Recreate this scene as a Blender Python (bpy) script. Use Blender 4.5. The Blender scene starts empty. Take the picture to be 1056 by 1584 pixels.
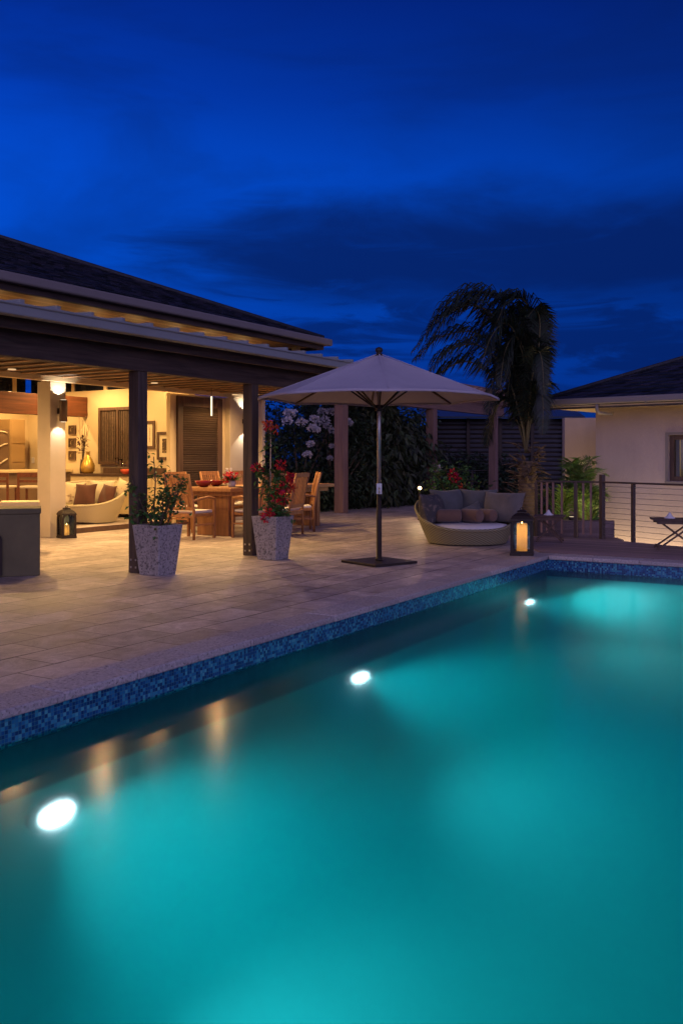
import bpy, bmesh, math, random
from math import sin, cos, pi, radians, sqrt, atan2
from mathutils import Vector, Matrix
random.seed(7)
SC = bpy.context.scene
COL = SC.collection
R = radians
# ------------------------------------------------------------------ camera geometry
TH = R(31.2); S_, C_ = sin(TH), cos(TH)
F, HX, HY, H = 1408.0, 528.0, 708.0, 1.4
def W(px, d):
    rx = (px - HX) / F * d
    return (-S_ * d + C_ * rx, C_ * d + S_ * rx)
def G(px, py, z=0.0):
    return W(px, (H - z) * F / (py - HY))
def onX(px, X):
    k = (px - HX) / F; d = X / (-S_ + C_ * k)
    return C_ * d + S_ * k * d, d
def onY(px, Y):
    k = (px - HX) / F; d = Y / (C_ + S_ * k)
    return -S_ * d + C_ * k * d, d
def Z(py, d): return H - (py - HY) * d / F
# ------------------------------------------------------------------ mesh builder
class M:
    def __init__(s): s.v = []; s.f = []; s.sm = []
    def face(s, pts, smooth=False):
        n = len(s.v); s.v += [tuple(p) for p in pts]; s.f.append(tuple(range(n, n + len(pts)))); s.sm.append(smooth)
    def box(s, x0, x1, y0, y1, z0, z1, mat=None):
        p = [Vector((x, y, z)) for z in (z0, z1) for y in (y0, y1) for x in (x0, x1)]
        if mat is not None: p = [mat @ q for q in p]
        n = len(s.v); s.v += [tuple(q) for q in p]
        for f in ((0,2,3,1),(4,5,7,6),(0,1,5,4),(2,6,7,3),(0,4,6,2),(1,3,7,5)):
            s.f.append(tuple(n + i for i in f)); s.sm.append(False)
        return s
    def bar(s, a, b, w, h, up=(0, 0, 1)):
        a = Vector(a); b = Vector(b); d = (b - a); L = d.length; d.normalize()
        up = Vector(up)
        if abs(d.dot(up)) > .98: up = Vector((0, 1, 0))
        x = d.cross(up).normalized(); u = x.cross(d).normalized()
        m = Matrix(((x.x, d.x, u.x, a.x), (x.y, d.y, u.y, a.y), (x.z, d.z, u.z, a.z), (0, 0, 0, 1)))
        return s.box(-w/2, w/2, 0, L, -h/2, h/2, m)
    def tube(s, pts, r, n=8, caps=True):
        pts = [Vector(p) for p in pts]
        rs = r if isinstance(r, (list, tuple)) else [r] * len(pts)
        base = len(s.v); prev = None
        for i, p in enumerate(pts):
            t = (pts[min(i+1, len(pts)-1)] - pts[max(i-1, 0)]).normalized()
            if prev is None:
                ref = Vector((0, 0, 1)) if abs(t.z) < .9 else Vector((1, 0, 0))
                x = t.cross(ref).normalized()
            else:
                x = (prev - t * prev.dot(t)).normalized()
            prev = x; y = t.cross(x)
            for k in range(n):
                a = 2 * pi * k / n
                s.v.append(tuple(p + (x * cos(a) + y * sin(a)) * rs[i]))
        for i in range(len(pts) - 1):
            for k in range(n):
                k2 = (k + 1) % n
                s.f.append((base+i*n+k, base+i*n+k2, base+(i+1)*n+k2, base+(i+1)*n+k)); s.sm.append(True)
        if caps:
            s.f.append(tuple(base + k for k in reversed(range(n)))); s.sm.append(False)
            s.f.append(tuple(base + (len(pts)-1)*n + k for k in range(n))); s.sm.append(False)
        return s
    def lathe(s, prof, n=24, c=(0, 0, 0), smooth=True):
        base = len(s.v)
        for (r, z) in prof:
            for k in range(n):
                a = 2 * pi * k / n
                s.v.append((c[0] + r * cos(a), c[1] + r * sin(a), c[2] + z))
        for i in range(len(prof) - 1):
            for k in range(n):
                k2 = (k + 1) % n
                s.f.append((base+i*n+k, base+i*n+k2, base+(i+1)*n+k2, base+(i+1)*n+k)); s.sm.append(smooth)
        if prof[0][0] > 1e-4: s.f.append(tuple(base + k for k in reversed(range(n)))); s.sm.append(False)
        if prof[-1][0] > 1e-4: s.f.append(tuple(base + (len(prof)-1)*n + k for k in range(n))); s.sm.append(False)
        return s
    def poly(s, pts2, z0, z1):
        n = len(pts2); b = len(s.v)
        s.v += [(p[0], p[1], z0) for p in pts2] + [(p[0], p[1], z1) for p in pts2]
        s.f.append(tuple(b + i for i in reversed(range(n)))); s.sm.append(False)
        s.f.append(tuple(b + n + i for i in range(n))); s.sm.append(False)
        for i in range(n):
            j = (i + 1) % n
            s.f.append((b+i, b+j, b+n+j, b+n+i)); s.sm.append(False)
        return s
    def sphere(s, c, r, n=12, m=8, sz=1.0):
        prof = [(r * sin(pi * i / m) if 0 < i < m else 0.0, -r * cos(pi * i / m) * sz) for i in range(m + 1)]
        return s.lathe(prof, n, c)
    def leaf(s, p, d, nrm, L, w):
        p = Vector(p); d = Vector(d).normalized(); nrm = Vector(nrm)
        x = d.cross(nrm)
        if x.length < 1e-3: x = d.cross(Vector((.3, .5, .8)))
        x.normalize(); u = x.cross(d)
        b = len(s.v)
        s.v += [tuple(p), tuple(p + d*L*.45 + x*w*.5 + u*w*.12), tuple(p + d*L - u*L*.12), tuple(p + d*L*.45 - x*w*.5 + u*w*.12)]
        s.f.append((b, b+1, b+2)); s.f.append((b, b+2, b+3)); s.sm += [False, False]
    def build(s, name, mat, parent=None, bevel=0, seg=2, solid=0, sub=0):
        me = bpy.data.meshes.new(name)
        me.from_pydata(s.v, [], s.f); me.polygons.foreach_set('use_smooth', s.sm)
        bm = bmesh.new(); bm.from_mesh(me)
        if len(s.f) < 6000 and not getattr(s, 'open', False):
            bmesh.ops.recalc_face_normals(bm, faces=bm.faces)
        bm.to_mesh(me); bm.free()
        me.materials.append(mat)
        o = bpy.data.objects.new(name, me); COL.objects.link(o)
        if parent is not None: o.parent = parent
        if solid:
            q = o.modifiers.new('thick', 'SOLIDIFY'); q.thickness = solid; q.offset = 0
        if bevel:
            q = o.modifiers.new('edge', 'BEVEL'); q.width = bevel; q.segments = seg; q.limit_method = 'ANGLE'; q.angle_limit = R(40)
        if sub:
            q = o.modifiers.new('sub', 'SUBSURF'); q.levels = sub; q.render_levels = sub
        return o
def tag(o, label=None, cat=None, group=None, kind=None):
    if label: o['label'] = label
    if cat: o['category'] = cat
    if group: o['group'] = group
    if kind: o['kind'] = kind
    return o
def thing(name, label, cat, loc=(0, 0, 0), rz=0.0, group=None):
    o = bpy.data.objects.new(name, None); COL.objects.link(o); o.empty_display_size = .2
    o.location = loc; o.rotation_euler = (0, 0, rz)
    return tag(o, label, cat, group)
def copy_tree(o, parent=None):
    c = o.copy(); COL.objects.link(c); c.parent = parent
    for ch in list(o.children): copy_tree(ch, c)
    return c
# ------------------------------------------------------------------ materials
class N:
    def __init__(s, name):
        s.m = bpy.data.materials.new(name); s.m.use_nodes = True
        s.t = s.m.node_tree; s.n = s.t.nodes; s.n.clear()
        s.out = s.new('ShaderNodeOutputMaterial')
    def new(s, t, **kw):
        q = s.n.new(t)
        for k, v in kw.items(): setattr(q, k, v)
        return q
    def link(s, a, b): s.t.links.new(a, b)
def setc(sock, c):
    sock.default_value = (c[0], c[1], c[2], 1) if len(c) == 3 else c
def pmat(name, col, rough=.6, metal=0., var=.18, vs=3., bump=.15, bs=40., island=0., spec=.4, stretch=(1,1,1), dirt=None, trans=0., sheen=0.):
    k = N(name); b = k.new('ShaderNodeBsdfPrincipled')
    tc = k.new('ShaderNodeTexCoord'); mp = k.new('ShaderNodeMapping'); mp.inputs['Scale'].default_value = stretch
    k.link(tc.outputs['Object'], mp.inputs['Vector'])
    n1 = k.new('ShaderNodeTexNoise'); n1.inputs['Scale'].default_value = vs; n1.inputs['Detail'].default_value = 6; n1.inputs['Roughness'].default_value = .65
    k.link(mp.outputs[0], n1.inputs['Vector'])
    mr = k.new('ShaderNodeMapRange'); mr.inputs['From Min'].default_value = .3; mr.inputs['From Max'].default_value = .7
    mr.inputs['To Min'].default_value = 1 - var; mr.inputs['To Max'].default_value = 1 + var
    k.link(n1.outputs['Fac'], mr.inputs['Value'])
    val = mr.outputs[0]
    hsv = k.new('ShaderNodeHueSaturation'); setc(hsv.inputs['Color'], col)
    if island:
        g = k.new('ShaderNodeNewGeometry')
        m2 = k.new('ShaderNodeMapRange'); m2.inputs['To Min'].default_value = 1 - island; m2.inputs['To Max'].default_value = 1 + island
        k.link(g.outputs['Random Per Island'], m2.inputs['Value'])
        mu = k.new('ShaderNodeMath', operation='MULTIPLY'); k.link(val, mu.inputs[0]); k.link(m2.outputs[0], mu.inputs[1]); val = mu.outputs[0]
        m3 = k.new('ShaderNodeMapRange'); m3.inputs['To Min'].default_value = .5 - island * .06; m3.inputs['To Max'].default_value = .5 + island * .06
        k.link(g.outputs['Random Per Island'], m3.inputs['Value']); k.link(m3.outputs[0], hsv.inputs['Hue'])
    k.link(val, hsv.inputs['Value'])
    cout = hsv.outputs[0]
    if dirt:
        nd = k.new('ShaderNodeTexNoise'); nd.inputs['Scale'].default_value = dirt[1]; nd.inputs['Detail'].default_value = 8
        k.link(mp.outputs[0], nd.inputs['Vector'])
        rp = k.new('ShaderNodeMapRange'); rp.inputs['From Min'].default_value = dirt[2]; rp.inputs['From Max'].default_value = dirt[2] + .12
        k.link(nd.outputs['Fac'], rp.inputs['Value'])
        mx = k.new('ShaderNodeMix', data_type='RGBA'); k.link(rp.outputs[0], mx.inputs['Factor']); k.link(cout, mx.inputs['A']); setc(mx.inputs['B'], dirt[0])
        cout = mx.outputs['Result']
    k.link(cout, b.inputs['Base Color'])
    b.inputs['Roughness'].default_value = rough; b.inputs['Metallic'].default_value = metal; b.inputs['Specular IOR Level'].default_value = spec
    if sheen: b.inputs['Sheen Weight'].default_value = sheen
    if bump:
        n2 = k.new('ShaderNodeTexNoise'); n2.inputs['Scale'].default_value = bs; n2.inputs['Detail'].default_value = 4
        k.link(mp.outputs[0], n2.inputs['Vector'])
        bp = k.new('ShaderNodeBump'); bp.inputs['Strength'].default_value = bump; bp.inputs['Distance'].default_value = .02
        k.link(n2.outputs['Fac'], bp.inputs['Height']); k.link(bp.outputs[0], b.inputs['Normal'])
    sh = b.outputs[0]
    if trans:
        tr = k.new('ShaderNodeBsdfTranslucent'); k.link(cout, tr.inputs['Color'])
        ms = k.new('ShaderNodeMixShader'); ms.inputs[0].default_value = trans
        k.link(sh, ms.inputs[1]); k.link(tr.outputs[0], ms.inputs[2]); sh = ms.outputs[0]
    k.link(sh, k.out.inputs['Surface'])
    return k.m
def emat(name, col, s):
    k = N(name); e = k.new('ShaderNodeEmission'); setc(e.inputs[0], col); e.inputs[1].default_value = s
    k.link(e.outputs[0], k.out.inputs['Surface']); return k.m
def woodmat(name, col, dark, axis='Y', scale=1.0, rough=.6, plank=0.0, spec=.35):
    """grain runs along axis; plank>0: dark seams across the other horizontal axis every plank metres"""
    k = N(name); b = k.new('ShaderNodeBsdfPrincipled'); tc = k.new('ShaderNodeTexCoord'); mp = k.new('ShaderNodeMapping')
    st = {'X': (1.2, 22, 22), 'Y': (22, 1.2, 22), 'Z': (22, 22, 1.2)}[axis]
    mp.inputs['Scale'].default_value = tuple(q * scale for q in st); k.link(tc.outputs['Object'], mp.inputs['Vector'])
    n = k.new('ShaderNodeTexNoise'); n.inputs['Scale'].default_value = 1; n.inputs['Detail'].default_value = 7; n.inputs['Roughness'].default_value = .7; n.inputs['Distortion'].default_value = .6
    k.link(mp.outputs[0], n.inputs['Vector'])
    r = k.new('ShaderNodeValToRGB'); r.color_ramp.elements[0].position = .32; r.color_ramp.elements[1].position = .7
    setc_(r.color_ramp.elements[0], dark); setc_(r.color_ramp.elements[1], col); k.link(n.outputs['Fac'], r.inputs[0])
    g = k.new('ShaderNodeNewGeometry'); mr = k.new('ShaderNodeMapRange'); mr.inputs['To Min'].default_value = .75; mr.inputs['To Max'].default_value = 1.2
    k.link(g.outputs['Random Per Island'], mr.inputs['Value'])
    hs = k.new('ShaderNodeHueSaturation'); k.link(r.outputs[0], hs.inputs['Color']); k.link(mr.outputs[0], hs.inputs['Value'])
    cout = hs.outputs[0]; hgt = n.outputs['Fac']
    if plank:
        sp = k.new('ShaderNodeSeparateXYZ'); k.link(tc.outputs['Object'], sp.inputs[0])
        o = {'X': 'Y', 'Y': 'X', 'Z': 'X'}[axis]
        dv = k.new('ShaderNodeMath', operation='DIVIDE'); k.link(sp.outputs[o], dv.inputs[0]); dv.inputs[1].default_value = plank
        fr = k.new('ShaderNodeMath', operation='FRACT'); k.link(dv.outputs[0], fr.inputs[0])
        fl = k.new('ShaderNodeMath', operation='FLOOR'); k.link(dv.outputs[0], fl.inputs[0])
        wn = k.new('ShaderNodeTexWhiteNoise', noise_dimensions='1D'); k.link(fl.outputs[0], wn.inputs['W'])
        m2 = k.new('ShaderNodeMapRange'); m2.inputs['To Min'].default_value = .7; m2.inputs['To Max'].default_value = 1.25; k.link(wn.outputs['Value'], m2.inputs['Value'])
        h2 = k.new('ShaderNodeHueSaturation'); k.link(cout, h2.inputs['Color']); k.link(m2.outputs[0], h2.inputs['Value'])
        gt = k.new('ShaderNodeMath', operation='LESS_THAN'); k.link(fr.outputs[0], gt.inputs[0]); gt.inputs[1].default_value = .07
        mx = k.new('ShaderNodeMix', data_type='RGBA'); k.link(gt.outputs[0], mx.inputs['Factor']); k.link(h2.outputs[0], mx.inputs['A']); setc(mx.inputs['B'], tuple(q * .2 for q in dark)); cout = mx.outputs['Result']
        sb = k.new('ShaderNodeMath', operation='SUBTRACT'); k.link(n.outputs['Fac'], sb.inputs[0]); k.link(gt.outputs[0], sb.inputs[1]); hgt = sb.outputs[0]
    k.link(cout, b.inputs['Base Color']); b.inputs['Roughness'].default_value = rough; b.inputs['Specular IOR Level'].default_value = spec
    bp = k.new('ShaderNodeBump'); bp.inputs['Strength'].default_value = .3; bp.inputs['Distance'].default_value = .01
    k.link(hgt, bp.inputs['Height']); k.link(bp.outputs[0], b.inputs['Normal'])
    k.link(b.outputs[0], k.out.inputs['Surface']); return k.m
def setc_(e, c): e.color = (c[0], c[1], c[2], 1)

def travertine():
    k = N('travertine_tiles'); b = k.new('ShaderNodeBsdfPrincipled'); tc = k.new('ShaderNodeTexCoord')
    mp = k.new('ShaderNodeMapping'); mp.inputs['Rotation'].default_value = (0, 0, R(90)); k.link(tc.outputs['Object'], mp.inputs['Vector'])
    br = k.new('ShaderNodeTexBrick'); br.offset = .5; br.inputs['Scale'].default_value = 1
    br.inputs['Brick Width'].default_value = .61; br.inputs['Row Height'].default_value = .405; br.inputs['Mortar Size'].default_value = .007
    br.inputs['Mortar Smooth'].default_value = .3; br.inputs['Bias'].default_value = 0
    setc(br.inputs['Color1'], (.20, .20, .20)); setc(br.inputs['Color2'], (.85, .85, .85)); setc(br.inputs['Mortar'], (.5, .5, .5))
    wv = k.new('ShaderNodeTexNoise'); wv.inputs['Scale'].default_value = 3.; k.link(mp.outputs[0], wv.inputs['Vector'])
    va = k.new('ShaderNodeVectorMath', operation='SCALE'); k.link(wv.outputs['Color'], va.inputs[0]); va.inputs['Scale'].default_value = .012
    vb = k.new('ShaderNodeVectorMath', operation='ADD'); k.link(mp.outputs[0], vb.inputs[0]); k.link(va.outputs[0], vb.inputs[1])
    k.link(vb.outputs[0], br.inputs['Vector'])
    bands = k.new('ShaderNodeTexNoise'); bands.inputs['Scale'].default_value = 2.2; bands.inputs['Detail'].default_value = 12; bands.inputs['Roughness'].default_value = .78; bands.inputs['Distortion'].default_value = 1.
    mp2 = k.new('ShaderNodeMapping'); mp2.inputs['Scale'].default_value = (2.2, 1.7, 1); k.link(tc.outputs['Object'], mp2.inputs['Vector']); k.link(mp2.outputs[0], bands.inputs['Vector'])
    r = k.new('ShaderNodeValToRGB'); r.color_ramp.elements[0].position = .28; r.color_ramp.elements[1].position = .74
    setc_(r.color_ramp.elements[0], (.22, .165, .145)); setc_(r.color_ramp.elements[1], (.74, .67, .63)); e = r.color_ramp.elements.new(.5); setc_(e, (.46, .385, .35))
    k.link(bands.outputs['Fac'], r.inputs[0])
    mr = k.new('ShaderNodeMapRange'); mr.inputs['To Min'].default_value = .66; mr.inputs['To Max'].default_value = 1.24
    sx = k.new('ShaderNodeSeparateColor'); k.link(br.outputs['Color'], sx.inputs[0]); k.link(sx.outputs[0], mr.inputs['Value'])
    hs = k.new('ShaderNodeHueSaturation'); k.link(r.outputs[0], hs.inputs['Color']); k.link(mr.outputs[0], hs.inputs['Value'])
    pit = k.new('ShaderNodeTexNoise'); pit.inputs['Scale'].default_value = 45; pit.inputs['Detail'].default_value = 5; pit.inputs['Roughness'].default_value = .7; k.link(tc.outputs['Object'], pit.inputs['Vector'])
    pr = k.new('ShaderNodeMapRange'); pr.inputs['From Min'].default_value = .58; pr.inputs['From Max'].default_value = .72; k.link(pit.outputs['Fac'], pr.inputs['Value'])
    mx = k.new('ShaderNodeMix', data_type='RGBA'); k.link(pr.outputs[0], mx.inputs['Factor']); k.link(hs.outputs[0], mx.inputs['A']); setc(mx.inputs['B'], (.17, .12, .09))
    mo = k.new('ShaderNodeMix', data_type='RGBA'); k.link(br.outputs['Fac'], mo.inputs['Factor']); k.link(mx.outputs['Result'], mo.inputs['A']); setc(mo.inputs['B'], (.10, .075, .06))
    # long joints between the courses, wider and darker where the grout has sunk
    sv = k.new('ShaderNodeSeparateXYZ'); k.link(vb.outputs[0], sv.inputs[0])
    q1 = k.new('ShaderNodeMath', operation='DIVIDE'); k.link(sv.outputs['Y'], q1.inputs[0]); q1.inputs[1].default_value = .405
    q2 = k.new('ShaderNodeMath', operation='ADD'); k.link(q1.outputs[0], q2.inputs[0]); q2.inputs[1].default_value = .5
    q3 = k.new('ShaderNodeMath', operation='FRACT'); k.link(q2.outputs[0], q3.inputs[0])
    q4 = k.new('ShaderNodeMath', operation='SUBTRACT'); k.link(q3.outputs[0], q4.inputs[0]); q4.inputs[1].default_value = .5
    q5 = k.new('ShaderNodeMath', operation='ABSOLUTE'); k.link(q4.outputs[0], q5.inputs[0])
    nj = k.new('ShaderNodeTexNoise'); nj.inputs['Scale'].default_value = 1.6; nj.inputs['Detail'].default_value = 4; k.link(tc.outputs['Object'], nj.inputs['Vector'])
    wj = k.new('ShaderNodeMapRange'); wj.inputs['From Min'].default_value = .38; wj.inputs['From Max'].default_value = .62; wj.inputs['To Min'].default_value = .006; wj.inputs['To Max'].default_value = .030; k.link(nj.outputs['Fac'], wj.inputs['Value'])
    q6 = k.new('ShaderNodeMath', operation='LESS_THAN'); k.link(q5.outputs[0], q6.inputs[0]); k.link(wj.outputs[0], q6.inputs[1])
    mo2 = k.new('ShaderNodeMix', data_type='RGBA'); k.link(q6.outputs[0], mo2.inputs['Factor']); k.link(mo.outputs['Result'], mo2.inputs['A']); setc(mo2.inputs['B'], (.075, .055, .045)); mo = mo2
    # water stains and wear near and far
    ns = k.new('ShaderNodeTexNoise'); ns.inputs['Scale'].default_value = .9; ns.inputs['Detail'].default_value = 9; ns.inputs['Roughness'].default_value = .72; k.link(tc.outputs['Object'], ns.inputs['Vector'])
    rs = k.new('ShaderNodeMapRange'); rs.inputs['From Min'].default_value = .35; rs.inputs['From Max'].default_value = .65; rs.inputs['To Min'].default_value = .68; rs.inputs['To Max'].default_value = 1.22; k.link(ns.outputs['Fac'], rs.inputs['Value'])
    h9 = k.new('ShaderNodeHueSaturation'); k.link(mo.outputs['Result'], h9.inputs['Color']); k.link(rs.outputs[0], h9.inputs['Value'])
    k.link(h9.outputs[0], b.inputs['Base Color'])
    rr = k.new('ShaderNodeMapRange'); rr.inputs['To Min'].default_value = .30; rr.inputs['To Max'].default_value = .62; k.link(bands.outputs['Fac'], rr.inputs['Value']); k.link(rr.outputs[0], b.inputs['Roughness'])
    ad = k.new('ShaderNodeMath', operation='MULTIPLY_ADD'); k.link(br.outputs['Fac'], ad.inputs[0]); ad.inputs[1].default_value = -1.2; k.link(pit.outputs['Fac'], ad.inputs[2])
    bp = k.new('ShaderNodeBump'); bp.inputs['Strength'].default_value = .6; bp.inputs['Distance'].default_value = .015; k.link(ad.outputs[0], bp.inputs['Height']); k.link(bp.outputs[0], b.inputs['Normal'])
    k.link(b.outputs[0], k.out.inputs['Surface']); return k.m
def mosaic():
    k = N('blue_glass_mosaic'); b = k.new('ShaderNodeBsdfPrincipled'); tc = k.new('ShaderNodeTexCoord')
    sc = k.new('ShaderNodeVectorMath', operation='SCALE'); k.link(tc.outputs['Object'], sc.inputs[0]); sc.inputs['Scale'].default_value = 43.
    of = k.new('ShaderNodeVectorMath', operation='ADD'); k.link(sc.outputs[0], of.inputs[0]); of.inputs[1].default_value = (.28, .37, .3)
    fl = k.new('ShaderNodeVectorMath', operation='FLOOR'); k.link(of.outputs[0], fl.inputs[0])
    fr = k.new('ShaderNodeVectorMath', operation='FRACTION'); k.link(of.outputs[0], fr.inputs[0])
    wn = k.new('ShaderNodeTexWhiteNoise', noise_dimensions='3D'); k.link(fl.outputs[0], wn.inputs['Vector'])
    r = k.new('ShaderNodeValToRGB'); r.color_ramp.interpolation = 'CONSTANT'
    cs = [(0, (.008, .03, .14)), (.22, (.012, .075, .25)), (.42, (.02, .15, .34)), (.62, (.035, .24, .40)), (.80, (.008, .045, .19)), (.92, (.08, .34, .45))]
    for i, (p, c) in enumerate(cs):
        e = r.color_ramp.elements[i] if i < 2 else r.color_ramp.elements.new(p)
        e.position = p; setc_(e, c)
    k.link(wn.outputs['Value'], r.inputs[0])
    # grout on every face whatever way it looks: a line where any in-plane coordinate is near a cell edge
    sp = k.new('ShaderNodeSeparateXYZ'); k.link(fr.outputs[0], sp.inputs[0])
    g = k.new('ShaderNodeNewGeometry'); sn = k.new('ShaderNodeSeparateXYZ'); k.link(g.outputs['True Normal'], sn.inputs[0])
    tot = None
    for ax in 'XYZ':
        pp = k.new('ShaderNodeMath', operation='LESS_THAN'); k.link(sp.outputs[ax], pp.inputs[0]); pp.inputs[1].default_value = .10
        ab = k.new('ShaderNodeMath', operation='ABSOLUTE'); k.link(sn.outputs[ax], ab.inputs[0])
        lt = k.new('ShaderNodeMath', operation='LESS_THAN'); k.link(ab.outputs[0], lt.inputs[0]); lt.inputs[1].default_value = .5
        mu = k.new('ShaderNodeMath', operation='MULTIPLY'); k.link(pp.outputs[0], mu.inputs[0]); k.link(lt.outputs[0], mu.inputs[1])
        if tot is None: tot = mu.outputs[0]
        else:
            mxx = k.new('ShaderNodeMath', operation='MAXIMUM'); k.link(tot, mxx.inputs[0]); k.link(mu.outputs[0], mxx.inputs[1]); tot = mxx.outputs[0]
    mx = k.new('ShaderNodeMix', data_type='RGBA'); k.link(tot, mx.inputs['Factor']); k.link(r.outputs[0], mx.inputs['A']); setc(mx.inputs['B'], (.07, .18, .26))
    k.link(mx.outputs['Result'], b.inputs['Base Color']); b.inputs['Roughness'].default_value = .22
    bp = k.new('ShaderNodeBump'); bp.invert = True; bp.inputs['Strength'].default_value = .5; bp.inputs['Distance'].default_value = .003; k.link(tot, bp.inputs['Height']); k.link(bp.outputs[0], b.inputs['Normal'])
    k.link(b.outputs[0], k.out.inputs['Surface']); return k.m
def granite(name, base, speck, scale=60, rough=.75, pos=.52):
    return pmat(name, base, rough, var=.25, vs=scale * .5, bump=.6, bs=scale, dirt=(speck, scale, pos), spec=.3)
def water():
    k = N('pool_water_material'); g = k.new('ShaderNodeBsdfGlass'); g.inputs['IOR'].default_value = WAT['ior']; g.inputs['Roughness'].default_value = WAT['rough']
    setc(g.inputs['Color'], (1, 1, 1))
    tc = k.new('ShaderNodeTexCoord'); n = k.new('ShaderNodeTexNoise'); n.inputs['Scale'].default_value = 1.6; n.inputs['Detail'].default_value = 3; k.link(tc.outputs['Object'], n.inputs['Vector'])
    bp = k.new('ShaderNodeBump'); bp.inputs['Strength'].default_value = WAT['bump']; bp.inputs['Distance'].default_value = .05; k.link(n.outputs['Fac'], bp.inputs['Height']); k.link(bp.outputs[0], g.inputs['Normal'])
    k.link(g.outputs[0], k.out.inputs['Surface'])
    s = k.new('ShaderNodeVolumeScatter'); setc(s.inputs['Color'], WAT['scol']); s.inputs['Density'].default_value = WAT['sd']; s.inputs['Anisotropy'].default_value = WAT['an']
    a = k.new('ShaderNodeVolumeAbsorption'); setc(a.inputs['Color'], WAT['acol']); a.inputs['Density'].default_value = WAT['ad']
    ad = k.new('ShaderNodeAddShader'); k.link(s.outputs[0], ad.inputs[0]); k.link(a.outputs[0], ad.inputs[1]); k.link(ad.outputs[0], k.out.inputs['Volume'])
    return k.m
def glassmat(name, tint=(.8, .9, .9), rough=.02, alpha=.25):
    k = N(name); gl = k.new('ShaderNodeBsdfGlossy'); gl.inputs['Roughness'].default_value = rough; tr = k.new('ShaderNodeBsdfTransparent'); setc(tr.inputs[0], tint)
    fz = k.new('ShaderNodeFresnel'); fz.inputs[0].default_value = 1.5
    mx = k.new('ShaderNodeMixShader'); k.link(fz.outputs[0], mx.inputs[0]); k.link(tr.outputs[0], mx.inputs[1]); k.link(gl.outputs[0], mx.inputs[2]); k.link(mx.outputs[0], k.out.inputs['Surface'])
    return k.m
def weave(name, col, dark, sc=90.):
    k = N(name); b = k.new('ShaderNodeBsdfPrincipled'); tc = k.new('ShaderNodeTexCoord')
    uv = k.new('ShaderNodeSeparateXYZ'); k.link(tc.outputs['Object'], uv.inputs[0])
    at = k.new('ShaderNodeMath', operation='ARCTAN2'); k.link(uv.outputs['Y'], at.inputs[0]); k.link(uv.outputs['X'], at.inputs[1])
    a2 = k.new('ShaderNodeMath', operation='MULTIPLY'); k.link(at.outputs[0], a2.inputs[0]); a2.inputs[1].default_value = sc * .9
    z2 = k.new('ShaderNodeMath', operation='MULTIPLY'); k.link(uv.outputs['Z'], z2.inputs[0]); z2.inputs[1].default_value = sc * 3
    s1 = k.new('ShaderNodeMath', operation='SINE'); k.link(a2.outputs[0], s1.inputs[0]); s2 = k.new('ShaderNodeMath', operation='SINE'); k.link(z2.outputs[0], s2.inputs[0])
    mu = k.new('ShaderNodeMath', operation='MULTIPLY'); k.link(s1.outputs[0], mu.inputs[0]); k.link(s2.outputs[0], mu.inputs[1])
    mr = k.new('ShaderNodeMapRange'); mr.inputs['From Min'].default_value = -1; k.link(mu.outputs[0], mr.inputs['Value'])
    mx = k.new('ShaderNodeMix', data_type='RGBA'); k.link(mr.outputs[0], mx.inputs['Factor']); setc(mx.inputs['A'], dark); setc(mx.inputs['B'], col)
    k.link(mx.outputs['Result'], b.inputs['Base Color']); b.inputs['Roughness'].default_value = .6
    bp = k.new('ShaderNodeBump'); bp.inputs['Strength'].default_value = .5; bp.inputs['Distance'].default_value = .006; k.link(mr.outputs[0], bp.inputs['Height']); k.link(bp.outputs[0], b.inputs['Normal'])
    k.link(b.outputs[0], k.out.inputs['Surface']); return k.m
def floral(name, base, leafc):
    return pmat(name, base, .8, var=.05, bump=.2, bs=120, dirt=(leafc, 9, .55))

# ------------------------------------------------------------------ tuning
EXPO = 0.0
WAT = dict(ior=1.15, rough=.17, bump=.05, scol=(.01, .86, .90), sd=.13, an=.35, acol=(.0, .725, .755), ad=.46)
POOLW = 410.
WARM = (1., .59, .215)
MT = {}
MT['tile'] = travertine(); MT['mosaic'] = mosaic(); MT['water'] = water()
MT['coping'] = pmat('granite_coping', (.45, .40, .39), .6, var=.28, vs=40, bump=.7, bs=55, island=.16, dirt=((.24, .20, .19), 50, .55), spec=.35)
MT['plaster_pool'] = pmat('pool_plaster', (.06, .55, .54), .8, var=.06, vs=1.2, bump=0)
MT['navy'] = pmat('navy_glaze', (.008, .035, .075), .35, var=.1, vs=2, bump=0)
MT['deckwood'] = woodmat('deck_boards', (.36, .26, .25), (.19, .13, .125), 'X', .6, .6, plank=.14)
MT['darkwood'] = woodmat('dark_timber', (.115, .078, .058), (.028, .018, .014), 'Y', .8, .65)
MT['postwood'] = woodmat('post_timber', (.13, .092, .07), (.035, .025, .02), 'Z', .8, .65)
MT['pergwood'] = woodmat('pergola_timber', (.34, .20, .155), (.16, .095, .08), 'Y', .7, .7)
MT['pergpost'] = woodmat('pergola_post_timber', (.34, .20, .155), (.16, .095, .08), 'Z', .7, .7)
MT['slat'] = woodmat('ceiling_timber', (.42, .27, .16), (.26, .15, .085), 'X', .7, .6)
MT['soffit'] = woodmat('soffit_boards', (.40, .24, .12), (.17, .09, .04), 'Y', .5, .6, plank=.11)
MT['plate'] = pmat('pale_beam_paint', (.62, .50, .33), .6, var=.06, bump=.05)
MT['redbeam'] = woodmat('red_timber', (.20, .065, .028), (.09, .03, .015), 'Y', .7, .5)
MT['teak'] = woodmat('teak', (.42, .20, .085), (.20, .085, .035), 'Z', .9, .5)
MT['teaktop'] = woodmat('teak_top', (.45, .23, .10), (.24, .11, .05), 'Y', .9, .45)
MT['shingle'] = pmat('roof_shingles', (.015, .017, .026), .6, var=.5, vs=9, bump=.6, bs=60, island=.95, spec=.4)
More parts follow.
